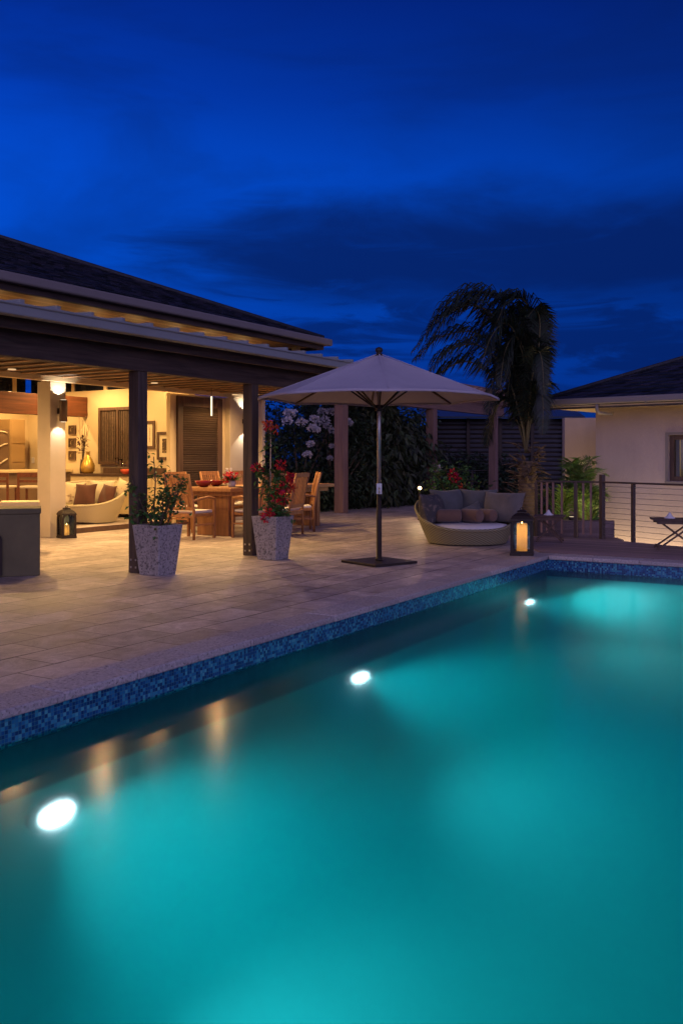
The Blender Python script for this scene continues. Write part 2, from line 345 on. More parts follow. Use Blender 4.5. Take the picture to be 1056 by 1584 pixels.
MT['gutter'] = pmat('gutter_paint', (.20, .175, .16), .45, var=.06, vs=2, bump=.03)
MT['gutter2'] = pmat('metal_roof_edge', (.24, .26, .25), .4, var=.08, vs=2, bump=.03)
MT['cream'] = pmat('cream_render', (.62, .50, .31), .85, var=.05, vs=1.5, bump=.12, bs=60)
MT['column'] = pmat('column_render', (.50, .42, .32), .85, var=.06, vs=2, bump=.12, bs=60)
MT['house2'] = pmat('tan_render', (.40, .325, .29), .85, var=.10, vs=1.6, bump=.35, bs=45, stretch=(1, 1, .3))
MT['shutter'] = woodmat('shutter_timber', (.13, .085, .06), (.06, .04, .03), 'Y', .8, .55)
MT['frame'] = woodmat('frame_timber', (.13, .075, .05), (.06, .035, .025), 'Z', .8, .55)
MT['blackmetal'] = pmat('black_metal', (.030, .020, .015), .5, .3, var=.2, bump=.08, bs=60)
MT['steel'] = pmat('brushed_steel', (.42, .41, .40), .35, .9, var=.08, bump=0)
MT['bronze'] = pmat('bronze_rail', (.085, .062, .05), .5, .3, var=.15, bump=.05)
MT['canvas'] = pmat('umbrella_canvas', (.42, .39, .44), .9, var=.06, vs=2.5, bump=.12, bs=120, trans=.08)
MT['concrete'] = pmat('dark_concrete', (.15, .13, .065), .8, var=.2, vs=1.8, bump=.15, bs=40)
MT['creamstone'] = pmat('cream_stone', (.62, .50, .28), .6, var=.06, bump=.05)
MT['pot'] = granite('aggregate_planter', (.33, .31, .30), (.13, .12, .12), 40, .85, .50)
MT['wicker'] = weave('wicker', (.33, .30, .17), (.10, .09, .05), 60.)
MT['whitewicker'] = weave('pale_wicker', (.60, .52, .32), (.30, .25, .14))
MT['greyfab'] = pmat('grey_fabric', (.085, .088, .088), .9, var=.18, vs=6, bump=.25, bs=70, sheen=.2)
MT['brownfab'] = pmat('brown_fabric', (.085, .030, .018), .9, var=.15, vs=6, bump=.25, bs=70, sheen=.2)
MT['tanfab'] = pmat('tan_fabric', (.15, .085, .06), .9, var=.15, vs=6, bump=.25, bs=70, sheen=.2)
MT['greyfab2'] = pmat('taupe_fabric', (.13, .115, .10), .9, var=.18, vs=6, bump=.25, bs=70, sheen=.2)
MT['darkprint'] = pmat('dark_print_fabric', (.055, .052, .055), .9, var=.2, vs=6, bump=.2, bs=80, dirt=((.15, .12, .10), 14, .52))
MT['redglaze'] = pmat('crimson_glaze', (.16, .012, .015), .25, var=.1, bump=0)
MT['whitefab'] = pmat('white_fabric', (.62, .60, .60), .9, var=.05, vs=6, bump=.15, bs=70)
MT['creamfab'] = pmat('cream_fabric', (.62, .54, .38), .9, var=.06, vs=6, bump=.15, bs=70)
MT['floral'] = floral('leaf_print_fabric', (.62, .52, .34), (.20, .11, .07))
MT['leafd'] = pmat('dark_foliage', (.030, .048, .022), .55, var=.25, vs=2, bump=0, island=.6, trans=.15)
MT['leaff'] = pmat('fan_foliage', (.045, .06, .028), .55, var=.25, vs=2, bump=0, island=.6, trans=.15)
MT['leafv'] = pmat('vine_foliage', (.055, .13, .03), .45, var=.2, vs=4, bump=0, island=.5, trans=.2)
MT['leafa'] = pmat('areca_foliage', (.10, .18, .035), .45, var=.2, vs=4, bump=0, island=.4, trans=.3)
MT['palmleaf'] = pmat('palm_frond', (.011, .019, .010), .5, var=.2, vs=3, bump=0, island=.5, trans=.15)
MT['rachis'] = pmat('palm_stem', (.10, .085, .035), .6, var=.2, bump=.1)
MT['bark'] = pmat('palm_bark', (.10, .068, .04), .9, var=.35, vs=9, bump=.8, bs=22)
MT['twig'] = pmat('twig_bark', (.12, .085, .055), .9, var=.3, vs=12, bump=.4, bs=40)
MT['whiteflower'] = pmat('white_petals', (.62, .60, .66), .7, var=.08, bump=0, island=.15, trans=.2)
MT['redflower'] = pmat('red_bracts', (.55, .02, .05), .6, var=.15, bump=0, island=.3, trans=.25)
MT['orangeflower'] = pmat('coral_bracts', (.65, .10, .05), .6, var=.15, bump=0, island=.3, trans=.25)
MT['wax'] = pmat('candle_wax', (.85, .68, .42), .5, var=.03, bump=0, trans=.75)
MT['flame'] = emat('candle_flame', (1., .55, .18), 12.)
MT['bulb'] = emat('warm_lens', (1., .80, .52), 1.8)
MT['dimlens'] = emat('downlight_lens', (1., .62, .30), .9)
MT['poollens'] = emat('pool_lamp_lens', (.93, .95, 1.), 16.)
MT['glass'] = glassmat('lantern_glass')
MT['darkglass'] = pmat('dark_window_glass', (.012, .016, .03), .08, var=.05, bump=0, spec=.6)
MT['gold'] = pmat('gold_glaze', (.75, .50, .12), .25, .7, var=.1, bump=.03)
MT['ground'] = pmat('garden_soil', (.05, .045, .03), .95, var=.4, vs=1.5, bump=.5, bs=8)
MT['curtain'] = pmat('window_curtain', (.55, .45, .28), .9, var=.1, vs=3, bump=.1, trans=.35)
MT['stonewall'] = pmat('garden_stone', (.32, .26, .20), .9, var=.25, vs=4, bump=.5, bs=25)
MT['paper'] = pmat('picture_mount', (.60, .52, .36), .8, var=.05, bump=0)
MT['art'] = pmat('picture_print', (.45, .13, .04), .7, var=.2, vs=12, bump=0, dirt=((.06, .03, .02), 16, .5))
MT['art2'] = pmat('dark_picture_print', (.06, .035, .02), .6, var=.3, vs=12, bump=0, dirt=((.40, .28, .14), 30, .56))
MT['clearglass'] = glassmat('drinking_glass', (.95, .95, .95))
MT['pavroof'] = pmat('dark_metal_roof', (.05, .07, .10), .35, .3, var=.1, bump=.05)
MT['slatdark'] = pmat('dark_slats', (.10, .10, .12), .5, .2, var=.2, bump=.05)
MT['panelbrown'] = pmat('brown_laminate', (.17, .11, .07), .4, var=.1, bump=.03)
MT['paintbrown'] = pmat('tan_cupboard_paint', (.36, .24, .11), .5, var=.06, bump=.02)

# ================================================================== SETTING
def refr(px, py):
    k = (px-HX)/F; q = -(py-HY)/F
    d = Vector((-S_ + C_*k, C_ + S_*k, q)); d.normalize(); o = Vector((0, 0, H))
    t = (-.2 - H)/d.z; p = o + d*t; n = Vector((0, 0, 1)); r = 1/WAT['ior']; c = -n.dot(d)
    d2 = d*r + n*(r*c - sqrt(1 - r*r*(1 - c*c)))
    s = (-4.23 - p.x)/d2.x
    return p + d2*s
BAND = [(q.y, q.z) for q in (refr(px, 1245 - .387*px) for px in (10, 90, 200, 320, 450, 580, 700, 770))]
PX0, PX1, PY0, PY1 = -4.23, 4.0, -2.0, 12.63
m = M()
m.poly([(-22, -8), (-4.53, -8), (-4.53, 12.93), (-4.27, 12.93), (1.9, 12.93), (-3.2, 15.12), (-4.26, 15.63), (-5.42, 15.62), (-6.4, 16.), (-12.6, 34), (-13.1, 34), (-13.1, 17.4), (-22, 17.4)], -.30, 0)
m.box(4.33, 8, -8, 10.2, -.3, 0); m.box(-4.53, 4.33, -8, -2.33, -.3, 0)
tag(m.build('stone_terrace', MT['tile']), kind='structure')
m = M(); m.poly([(-4.45, 13.0), (1.7, 13.0), (-3.22, 15.09), (-4.27, 15.59), (-5.40, 15.58), (-5.25, 14.3)], .004, .012)
tag(m.build('wooden_deck', MT['deckwood']), kind='structure')
m = M()
rc = random.Random(5)
def stones(x0, x1, y0, y1, along):
    a0, a1 = (y0, y1) if along == 'y' else (x0, x1); n = max(1, round((a1 - a0) / .61)); st = (a1 - a0) / n
    for i in range(n):
        p, q = a0 + i*st + .0025, a0 + (i+1)*st - .0025; h = .006 + rc.uniform(-.0015, .0015); e = rc.uniform(-.004, .004)
        if along == 'y': m.box(x0 + (e if x0 > 0 else 0), x1 + (e if x1 < 0 else 0), p, q, -.05, h)
        else: m.box(p, q, y0 + e, y1, -.05, h)
stones(-4.53, -4.20, -2.33, 12.93, 'y'); stones(-4.195, 4.0, 12.60, 12.93, 'x'); stones(4.005, 4.33, -2.33, 12.93, 'y'); stones(-4.195, 4.0, -2.33, -2.0, 'x')
tag(m.build('pool_coping', MT['coping'], bevel=.012, seg=2), kind='structure')
m = M()
def ring_wall(z0, z1, nm, mt):
    m = M()
    m.box(PX0-.15, PX0, PY0-.15, PY1+.15, z0, z1); m.box(PX1, PX1+.15, PY0-.15, PY1+.15, z0, z1)
    m.box(PX0, PX1, PY1, PY1+.15, z0, z1); m.box(PX0, PX1, PY0-.15, PY0, z0, z1)
    tag(m.build(nm, MT[mt]), kind='structure')
ring_wall(-.25, -.052, 'pool_tile_band', 'mosaic')
ring_wall(-3.6, -.25, 'pool_wall', 'plaster_pool')
# dark glazed band under the tiles; its lower edge follows the sloping pool floor
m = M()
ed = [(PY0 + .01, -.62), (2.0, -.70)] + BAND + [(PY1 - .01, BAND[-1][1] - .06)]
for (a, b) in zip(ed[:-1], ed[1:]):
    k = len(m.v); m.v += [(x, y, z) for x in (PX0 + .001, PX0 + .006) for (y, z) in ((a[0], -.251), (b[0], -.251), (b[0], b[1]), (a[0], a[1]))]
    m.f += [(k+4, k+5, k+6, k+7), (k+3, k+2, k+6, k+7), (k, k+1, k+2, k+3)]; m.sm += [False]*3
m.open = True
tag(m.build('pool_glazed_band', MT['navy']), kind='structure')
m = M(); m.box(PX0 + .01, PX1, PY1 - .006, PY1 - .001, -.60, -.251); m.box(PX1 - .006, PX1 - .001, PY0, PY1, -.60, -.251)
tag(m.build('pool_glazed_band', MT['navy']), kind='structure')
m = M(); m.poly([(PY0-.1, -2.45), (6., -2.7), (PY1+.1, -3.1), (PY1+.1, -3.4), (PY0-.1, -3.4)], PX0-.1, PX1+.1); m.v = [(z, x, y) for (x, y, z) in m.v]; tag(m.build('pool_floor', MT['plaster_pool']), kind='structure')
m = M(); m.box(PX0-.06, PX1+.06, PY0-.06, PY1+.06, -3.35, -.2); tag(m.build('pool_water', MT['water']), kind='structure')
m = M()
m.poly([(-200, -150), (-4.6, -150), (-4.6, 300), (-200, 300)], -1.4, -1.2); m.poly([(-4.6, 13.2), (200, 13.2), (200, 300), (-4.6, 300)], -1.4, -1.2)
m.poly([(8.2, -150), (200, -150), (200, 13.2), (8.2, 13.2)], -1.4, -1.2)
tag(m.build('ground', MT['ground']), kind='structure')

# ================================================================== MAIN HOUSE
house = thing('villa', 'open sided villa with dark shingle roof and warmly lit patio beside the pool', 'house')
hp = lambda m, name, mt, **k: m.build(name, MT[mt], house, **k)
# upper roof, courses of shingles
EX, EY, EZ, SL = -9.3, 14.7, 3.66, .386
def shingled_roof(faces, mt, parent, name, depth=.20, tw=.19):
    """faces: list of (eave_a, eave_b, ridge_b, ridge_a). Each course is a row of separate tabs overlapping the next."""
    m = M(); rnd = random.Random(3)
    for (a, b, c, d) in faces:
        a, b, c, d = map(Vector, (a, b, c, d))
        nrm = (b - a).cross(d - a).normalized()
        if nrm.z < 0: nrm = -nrm
        n = max(2, int(((d - a) - (b-a).normalized() * (d-a).dot((b-a).normalized())).length / depth))
        for i in range(n):
            t0, t1 = i / n, min(1., (i + 1.12) / n)
            A, B = a.lerp(d, t0), b.lerp(c, t0); D, C = a.lerp(d, t1), b.lerp(c, t1)
            L = (B - A).length; cnt = max(1, int(L / tw)); off = rnd.random()
            ed = [0.] + sorted([(q + off * .9 + rnd.uniform(-.12, .12)) / cnt for q in range(cnt)]) + [1.]
            ed = [min(1, max(0, e)) for e in ed]
            for q in range(len(ed) - 1):
                if ed[q+1] - ed[q] < 1e-3: continue
                h = .020 + rnd.uniform(0, .014)
                p0, p1 = A.lerp(B, ed[q]), A.lerp(B, ed[q+1]); p3, p2 = D.lerp(C, ed[q]), D.lerp(C, ed[q+1])
                k = len(m.v)
                m.v += [tuple(p0), tuple(p1), tuple(p1 + nrm*h), tuple(p0 + nrm*h), tuple(p2 + nrm*.006), tuple(p3 + nrm*.006)]
                m.f += [(k, k+1, k+2, k+3), (k+3, k+2, k+4, k+5)]; m.sm += [False, False]
        m.face([a, b, c, d])
    m.open = True
    return m.build(name, MT[mt], parent)
T = 5.0
corner = Vector((EX, EY, EZ)); apex = Vector((EX - T, EY - T, EZ + SL * T))
shingled_roof([((EX, -3, EZ), tuple(corner), tuple(apex), (EX - T, -3, EZ + SL * T)),
               (tuple(corner), (EX - 2*T, EY, EZ), tuple(apex), tuple(apex))], 'shingle', house, 'roof')
m = M(); m.tube([corner + Vector((0, 0, .03)), apex + Vector((0, 0, .03))], .05, 6); m.tube([apex + Vector((0, 0, .03)), Vector((EX - T, -3, EZ + SL * T + .03))], .05, 6)
hp(m, 'ridge_cap', 'shingle')
m = M(); m.face([(EX - T, -3, EZ + SL*T - .05), (EX - T, EY - T, EZ + SL*T - .05), (EX - 2*T, EY, EZ - .05), (EX - 2*T, -3, EZ - .05)]); hp(m, 'roof_underside', 'darkwood')
m = M(); m.box(EX + .003, EX + .13, -3, EY + .13, EZ - .12, EZ + .01); m.box(EX - 2*T, EX + .003, EY + .003, EY + .13, EZ - .12, EZ + .01); hp(m, 'gutter', 'gutter', bevel=.03, seg=3)
m = M(); m.box(EX - .06, EX, -3, EY, EZ - .20, EZ - .03); m.box(EX - 2*T, EX - .06, EY - .06, EY, EZ - .20, EZ - .03); hp(m, 'fascia', 'darkwood')
m = M(); m.box(-11.0, EX - .063, -3, EY - .063, EZ - .15, EZ - .13); hp(m, 'soffit', 'soffit')
m = M(); m.box(-11.15, -11.0, -3, 13.6, 2.86, EZ - .15); m.box(-18, -11.0, 13.6, 13.75, 3.42, EZ - .15); hp(m, 'upper_wall', 'cream')
# stub post and brackets at the end of the upper eave
m = M(); y_, d_ = onX(459, -9.7); m.box(-9.78, -9.66, y_-.06, y_+.06, 2.9, EZ - .15); hp(m, 'eave_post', 'plate', bevel=.01)
# lower patio roof
YE = 12.7
m = M()
m.face([(-7.42, -3, 2.90), (-7.42, YE, 2.90), (-11.0, YE, 3.02), (-11.0, -3, 3.02)]); m.face([(-7.42, -3, 2.84), (-7.42, YE, 2.84), (-12.6, YE + 4.8, 2.84), (-12.6, -3, 2.84)])
m.face([(-7.42, YE, 2.84), (-7.42, YE, 2.90), (-11.0, YE, 3.02), (-12.6, YE + 4.8, 3.0), (-12.6, YE + 4.8, 2.84)]); m.face([(-11.0, YE, 3.02), (-11.0, 3, 3.02), (-12.6, 3, 3.0), (-12.6, YE + 4.8, 3.0)])
m.face([(-7.42, -3, 2.84), (-7.42, YE, 2.84), (-7.42, YE, 2.90), (-7.42, -3, 2.90)])
m.open = True
hp(m, 'patio_roof', 'darkwood')
m = M(); m.box(-7.417, -7.29, -3, YE + .1, 2.79, 2.90); m.box(-7.417, -7.27, -3, YE + .12, 2.885, 2.915); hp(m, 'patio_gutter', 'gutter2', bevel=.02, seg=3)
y = 4.25
while y < YE:
    m = M(); m.bar((-7.40, y, 2.935), (-10.9, y, 3.07), .06, .085); hp(m, 'roof_rib', 'gutter2', bevel=.006); y += .462
m = M(); m.box(-7.97, -7.79, -3, YE, 2.45, 2.735); hp(m, 'patio_beam', 'darkwood', bevel=.008)
m = M(); m.box(-7.62, -7.56, -3, YE, 2.70, 2.83); hp(m, 'patio_fascia', 'darkwood')
for y in (5.9, 8.22, 10.50):
    m = M(); m.box(-7.96, -7.80, y - .08, y + .08, 0, 2.449); p = hp(m, 'patio_post', 'postwood', bevel=.006)
    for zz in (.07, .16):
        for xx in (-7.92, -7.84):
            M().box(xx - .012, xx + .012, y - .086, y - .0801, zz - .012, zz + .012).build('bolt', MT['steel'], p, bevel=.003)
m = M(); y = -2.
while y < 16.5:
    x0 = -8.0 if y < YE else -8.0 - (y - YE) * 1.08 * .98
    if x0 > -12.3: m.box(-12.52, x0, y - .04, y + .04, 2.814, 2.832)
    y += .44
hp(m, 'ceiling_slats', 'slat')
m = M(); m.box(-12.66, -12.53, -3, 17.3, 2.741, 2.835); hp(m, 'wall_plate', 'plate', bevel=.006)
# indoor floor, walls, piers
m = M(); m.box(-18.2, -12.9, 3, 15.0, .003, .10); hp(m, 'indoor_floor', 'tile')
m = M(); m.box(-12.897, -12.875, 3, 14.16, .003, .094); hp(m, 'floor_nosing', 'frame')
m = M(); m.box(-18.2, -12.905, 15.0, 15.2, 0, 2.95); hp(m, 'wall', 'cream')
m = M(); m.box(-18.2, -18.0, 3, 14.997, 0, 2.95); hp(m, 'wall', 'cream')
m = M(); m.box(-18.0, -12.905, 2.8, 3.0, 0, 3.4); hp(m, 'wall', 'cream')
m = M(); m.box(-12.82, -12.72, 14.20, 15.999, 0, 2.738); hp(m, 'wall', 'cream', bevel=.004)
m = M(); m.box(-12.66, -12.54, 17.15, 17.27, 0, 2.74); hp(m, 'end_column', 'plate', bevel=.006)
colA = M().box(-12.91, -12.58, 10.96, 11.31, 0, 2.739).build('column', MT['column'], house, bevel=.008)
colB = M().box(-12.91, -12.58, 16.0, 16.58, 0, 2.739).build('column', MT['column'], house, bevel=.008)
m = M(); m.box(-18.2, -12.67, 2.8, 15.2, 3.40, 3.46); hp(m, 'indoor_ceiling', 'slat')
# clerestory: dark panes with pale mullions
m = M(); m.box(-18.0, -12.91, 15.09, 15.11, 2.953, 3.40); hp(m, 'clerestory_pane', 'darkglass')
m = M(); m.box(-18.11, -18.09, 3, 15.0, 2.953, 3.40); hp(m, 'clerestory_pane', 'darkglass')
m = M()
x = -17.6
while x < -12.9: hp(M().box(x, x + .09, 15.05, 15.088, 2.952, 3.399), 'mullion', 'plate'); x += 1.05
y = 9.0
while y < 15: hp(M().box(-18.06, -18.02, y, y + .10, 2.952, 3.399), 'mullion', 'plate'); y += .62
# timber header across the kitchen opening
y0, d0 = onX(-30, -16.); m = M(); m.box(-16.12, -15.95, 10.5, 14.99, 2.34, 2.80); hp(m, 'header_beam', 'redbeam', bevel=.01)
# door (tall louvred)
yd0, dd = onX(272, -12.72); yd1, _ = onX(341, -12.72)
zt = Z(611.5, dd)
dr = M(); fw = .16
for (a, b, c, e) in ((yd0, yd0+fw, 0.0, zt), (yd1-fw, yd1, 0.0, zt), (yd0+fw, yd1-fw, zt-.22, zt), (yd0+fw, yd1-fw, .02, .30)): dr.box(-12.715, -12.66, a, b, c + .003, e)
door = dr.build('door', MT['frame'], house, bevel=.008)
m = M(); z = .32
while z < zt - .24: m.bar((-12.69, yd0+fw, z), (-12.69, yd1-fw, z), .012, .055, (.6, 0, .8)); z += .048
m.box(-12.716, -12.708, yd0+fw, yd1-fw, .30, zt-.22); m.build('louvre_panel', MT['shutter'], door)
# louvred window on the end wall
xw0, dw = onY(156, 14.99); xw1, _ = onY(216, 14.99); zw1 = Z(631, dw); zw0 = Z(718, dw)
m = M(); f_ = .07
for (a, b, c, e) in ((xw0, xw0+f_, zw0, zw1), (xw1-f_, xw1, zw0, zw1), (xw0+f_, xw1-f_, zw1-f_, zw1), (xw0+f_, xw1-f_, zw0, zw0+f_), ((xw0+xw1)/2-.03, (xw0+xw1)/2+.03, zw0+f_, zw1-f_)): m.box(a, b, 14.90, 14.997, c, e)
win = m.build('window', MT['frame'], house, bevel=.005)
m = M(); x = xw0 + f_ + .02
while x < xw1 - f_: m.box(x, x + .035, 14.93, 14.96, zw0 + f_, zw1 - f_); x += .055
m.box(xw0+f_, xw1-f_, 14.975, 14.99, zw0+f_, zw1-f_); m.build('shutter', MT['shutter'], win)

def sconce(x, y, z, label):
    t = thing('wall_sconce', label, 'wall lamp', (x, y, z), 0, 'up and down wall lamps on the columns')
    m = M(); m.lathe([(.058, -.19), (.068, -.185), (.068, .185), (.058, .19)], 20, (.13, 0, 0)); m.build('lamp_body', MT['frame'], t)
    m = M(); m.box(.0, .07, -.03, .03, -.05, .05); m.build('bracket', MT['blackmetal'], t, bevel=.005)
    for s in (1, -1):
        m = M(); m.lathe([(.0, s*.192), (.048, s*.1925), (.048, s*.196), (0, s*.198)], 16, (.13, 0, 0)); m.build('lens', MT['bulb'], t)
    return t
ZS = (Z(617, 15.9) + Z(653, 15.9)) / 2
sconce(-12.58, 11.14, ZS, 'brown cylinder wall lamp lighting the tall column behind the small lantern')
sconce(-12.58, 16.47, ZS, 'brown cylinder wall lamp on the grey column right of the louvred door')
def lamp(kind, name, loc, power, col=WARM, size=.04, aim=None, cone=120, blend=.5):
    l = bpy.data.lights.new(name, kind); l.energy = power; l.color = col; l.shadow_soft_size = size
    o = bpy.data.objects.new(name, l); COL.objects.link(o); o.location = loc
    if kind == 'SPOT':
        l.spot_size = R(cone); l.spot_blend = blend
        o.rotation_euler = Vector(aim).to_track_quat('-Z', 'Y').to_euler()
    return o
for (yy) in (11.14, 16.47):
    lamp('SPOT', 'sconce_lamp', (-12.45, yy, ZS + .21), 26, (1, .86, .68), .03, (-.12, 0, 1), 105, .25)
    lamp('SPOT', 'sconce_lamp', (-12.45, yy, ZS - .21), 17, (1, .86, .68), .03, (-.12, 0, -1), 105, .25)
# recessed ceiling downlights in patio and rooms (fixture + lamp)
DL = [(-11.2, 6.9, 2.735, 110), (-9.6, 9.3, 2.735, 45), (-11.4, 9.2, 2.735, 130), (-9.7, 12.0, 2.735, 60), (-11.3, 12.2, 2.735, 110), (-10.6, 14.2, 2.735, 120), (-11.9, 15.3, 2.735, 60)]
IN = [(-14.2, 9.2, 3.39, 150), (-14.0, 12.0, 3.39, 170), (-15.2, 14.0, 3.39, 150), (-16.8, 13.6, 3.39, 150), (-13.4, 14.3, 3.39, 60), (-16.8, 10.5, 3.39, 110)]
for (x, y, z, p) in DL + [(a, b, c, .34*e/.45*1.2) for (a, b, c, e) in IN]:
    m = M(); m.lathe([(.0, .0), (.045, .0), (.06, -.004), (.06, .01)], 16, (x, y, z)); hp(m, 'downlight', 'dimlens')
    lamp('SPOT', 'downlight_lamp', (x, y, z - .02), p * 2.2, WARM, .05, (0, 0, -1), 165, .6)
for y in [2.5 + .9*q for q in range(13)]:   # small uplights on the patio roof washing the boarded soffit
    m = M(); m.lathe([(.05, 0), (.06, .08), (.045, .085), (0, .085)], 12, (-10.2, y, 3.03)); hp(m, 'roof_uplight', 'blackmetal')
    lamp('SPOT', 'uplight_lamp', (-10.2, y, 3.125), 7.5, WARM, .04, (.1, 0, 1), 165, .5)

# ------------------------------------------------------------------ rooms' furniture
xs0, ds = onY(108, 14.4); xs1, _ = onY(262, 14.4); zs = Z(732.5, ds)
sb = thing('sideboard', 'long sideboard with pale drawers and dark top beneath the louvred window', 'sideboard', ((xs0+xs1)/2, 14.68, .1))
w_ = (xs1 - xs0) / 2
M().box(-w_, w_, -.26, .26, .08, zs - .145).build('carcass', MT['creamstone'], sb, bevel=.005)
M().box(-w_-.03, w_+.03, -.29, .28, zs - .144, zs - .10).build('top', MT['frame'], sb, bevel=.006)
M().box(-w_+.55, w_, .20, .28, zs - .099, zs + .03).build('backsplash', MT['frame'], sb)
nd = 6
for i in range(nd):
    x = -w_ + (i + .5) * 2 * w_ / nd
    d = M().box(x - w_/nd + .02, x + w_/nd - .02, -.275, -.262, zs - .38, zs - .17).build('drawer', MT['creamstone'], sb, bevel=.004)
    M().tube([(x-.08, -.278, zs-.27), (x-.05, -.30, zs-.28), (x+.05, -.30, zs-.28), (x+.08, -.278, zs-.27)], .010, 6).build('handle', MT['blackmetal'], d)
ztop = .1 + zs - .10
def vase(px, y, z0, prof, mt, name, label, cat, group=None):
    x, d = onY(px, y); t = M(); t.lathe(prof, 20); o = t.build(name, MT[mt]); o.location = (x, y, z0); return tag(o, label, cat, group)
vase(136, 14.6, ztop, [(.10, 0), (.15, .06), (.155, .18), (.10, .32), (.045, .40), (.04, .48), (.06, .50), (0, .50)], 'gold', 'bottle', 'golden glazed bottle standing on the sideboard', 'bottle')
# dried reeds in a slim dark vase
x, d = onY(128, 14.7); t = thing('reed_vase', 'tall dried reeds in a slim dark vase on the sideboard', 'vase', (x, 14.7, ztop))
M().lathe([(.06, 0), (.07, .1), (.05, .3), (.055, .32), (0, .32)], 14).build('vase_body', MT['frame'], t)
m = M()
for i in range(9):
    a = random.uniform(0, 6.28); r = random.uniform(.05, .22); m.tube([(0, 0, .2), (cos(a)*r*.4, sin(a)*r*.2, .7), (cos(a)*r, sin(a)*r*.4, random.uniform(.95, 1.35))], .006, 4)
m.build('reeds', MT['twig'], t)
m = M()
for i in range(40): m.leaf((random.uniform(-.09, .06), random.uniform(-.05, .05), random.uniform(.45, .85)), (random.uniform(-1, 1), random.uniform(-1, 1), random.uniform(-.4, 1)), (0, 0, 1), .12, .06)
m.build('dried_leaves', MT['brownfab'], t)
for i, (px, c) in enumerate(((181, 'tallest stemmed glass'), (186, 'stemmed glass'), (191, 'short stemmed glass'))):
    hgt = (.36, .33, .27)[i]
    vase(px, 14.5, ztop, [(.04, 0), (.008, .01), (.008, hgt*.5), (.045, hgt*.65), (.042, hgt)], 'clearglass', 'drinking_glass',
         ('leftmost and tallest of three clear stemmed glasses on the sideboard', 'middle of three clear stemmed glasses on the sideboard', 'rightmost and shortest of three clear stemmed glasses on the sideboard')[i], 'glass', 'stemmed glasses on the sideboard')
vase(195, 14.45, ztop, [(.05, 0), (.11, .05), (.12, .10), (.07, .11), (0, .09)], 'orangeflower', 'bowl', 'small coral red bowl on the sideboard near the patio post', 'bowl')
def picture(px0, px1, py0, py1, mt, label, group, fr=.035, mount=True):
    x0, d0 = onY(px0, 14.99); x1, _ = onY(px1, 14.99); z1 = Z(py0, d0); z0 = Z(py1, d0)
    t = thing('framed_picture', label, 'picture', ((x0+x1)/2, 14.997, z0), 0, group)
    w = (x1-x0)/2; h = z1-z0; m = M()
    for (a, b, c, e) in ((-w, -w+fr, 0, h), (w-fr, w, 0, h), (-w+fr, w-fr, 0, fr), (-w+fr, w-fr, h-fr, h)): m.box(a, b, -.035, 0, c, e)
    m.build('picture_frame', MT['frame'], t, bevel=.004)
    q = fr
    if mount: M().box(-w+fr, w-fr, -.014, -.002, fr, h-fr).build('mount', MT['paper'], t); q = fr + .09
    M().box(-w+q, w-q, -.020, -.0145, q, h-q).build('print', MT[mt], t)
picture(107, 117.5, 658, 672, 'art2', 'top one of three small dark square pictures on the cream wall', 'small square pictures', .03, False)
picture(107, 117.5, 678, 692, 'art2', 'middle one of three small dark square pictures on the cream wall', 'small square pictures', .03, False)
picture(107, 117.5, 697.5, 711.5, 'art2', 'bottom one of three small dark square pictures on the cream wall', 'small square pictures', .03, False)
picture(224, 240, 651, 694, 'art', 'framed picture with a red print, left and higher of the two large frames', 'large framed pictures', .06)
picture(243.5, 266, 668, 711, 'art2', 'framed picture with a dark brown print beside the door pier', 'large framed pictures', .06)
# kitchen
y0, d = onX(13, -17.6); y1, _ = onX(37, -17.6)
t = thing('kitchen_cupboard', 'tall tan kitchen cupboard behind the bar stools', 'cupboard', (-17.98, 0, .1))
M().box(0, .42, y0 + .01, y1, 0, 2.2).build('carcass', MT['paintbrown'], t, bevel=.006)
for (z0, z1) in ((.05, 1.18), (1.20, 1.62), (1.64, 2.17)): M().box(.421, .44, y0 + .03, y1 - .02, z0, z1).build('cupboard_door', MT['paintbrown'], t, bevel=.004)
t = thing('wall_panel', 'dark brown wall panel with pale wavy lines at the left edge of the kitchen', 'wall panel', (-17.98, 0, .1))
M().box(0, .40, 11.5, y0, 0, 1.95).build('panel', MT['panelbrown'], t)
m = M()
for k in range(4):
    zz = 1.25 + .28 * k - .3; m.tube([(.41, 11.6 + q * (y0 - 11.65) / 24, zz + .12 * sin(q * .5 + k)) for q in range(25)], .018, 6)
m.build('wavy_line', MT['creamfab'], t)
t = thing('kitchen_counter', 'kitchen counter with bright yellow stone top behind the stools', 'counter', (0, 0, .1))
M().box(-17.2, -16.5, 11.0, 14.98, 0, .97).build('carcass', MT['panelbrown'], t); M().box(-17.25, -16.42, 10.95, 14.98, .971, 1.03).build('countertop', MT['creamstone'], t, bevel=.006)
def make_stool():
    t = thing('bar_stool', '', 'stool', (0, 0, .1), 0, 'red wood bar stools at the counter')
    for sx in (-1, 1):
        M().bar((sx*.21, -.20, 0), (sx*.21, -.22, 1.0), .04, .04).build('leg', MT['redbeam'], t); M().bar((sx*.21, .20, 0), (sx*.21, .20, .68), .04, .04).build('leg', MT['redbeam'], t)
    M().box(-.23, .23, -.22, .22, .68, .73).build('seat', MT['creamfab'], t, bevel=.02)
    m = M(); m.box(-.19, .19, -.235, -.205, .91, 1.0); m.box(-.19, .19, -.232, -.208, .80, .85); m.build('backrest', MT['redbeam'], t)
    M().box(-.19, .19, -.215, -.19, .25, .29).build('stretcher', MT['redbeam'], t); M().box(-.19, .19, .19, .215, .3, .34).build('stretcher', MT['redbeam'], t)
    return t
st = make_stool()
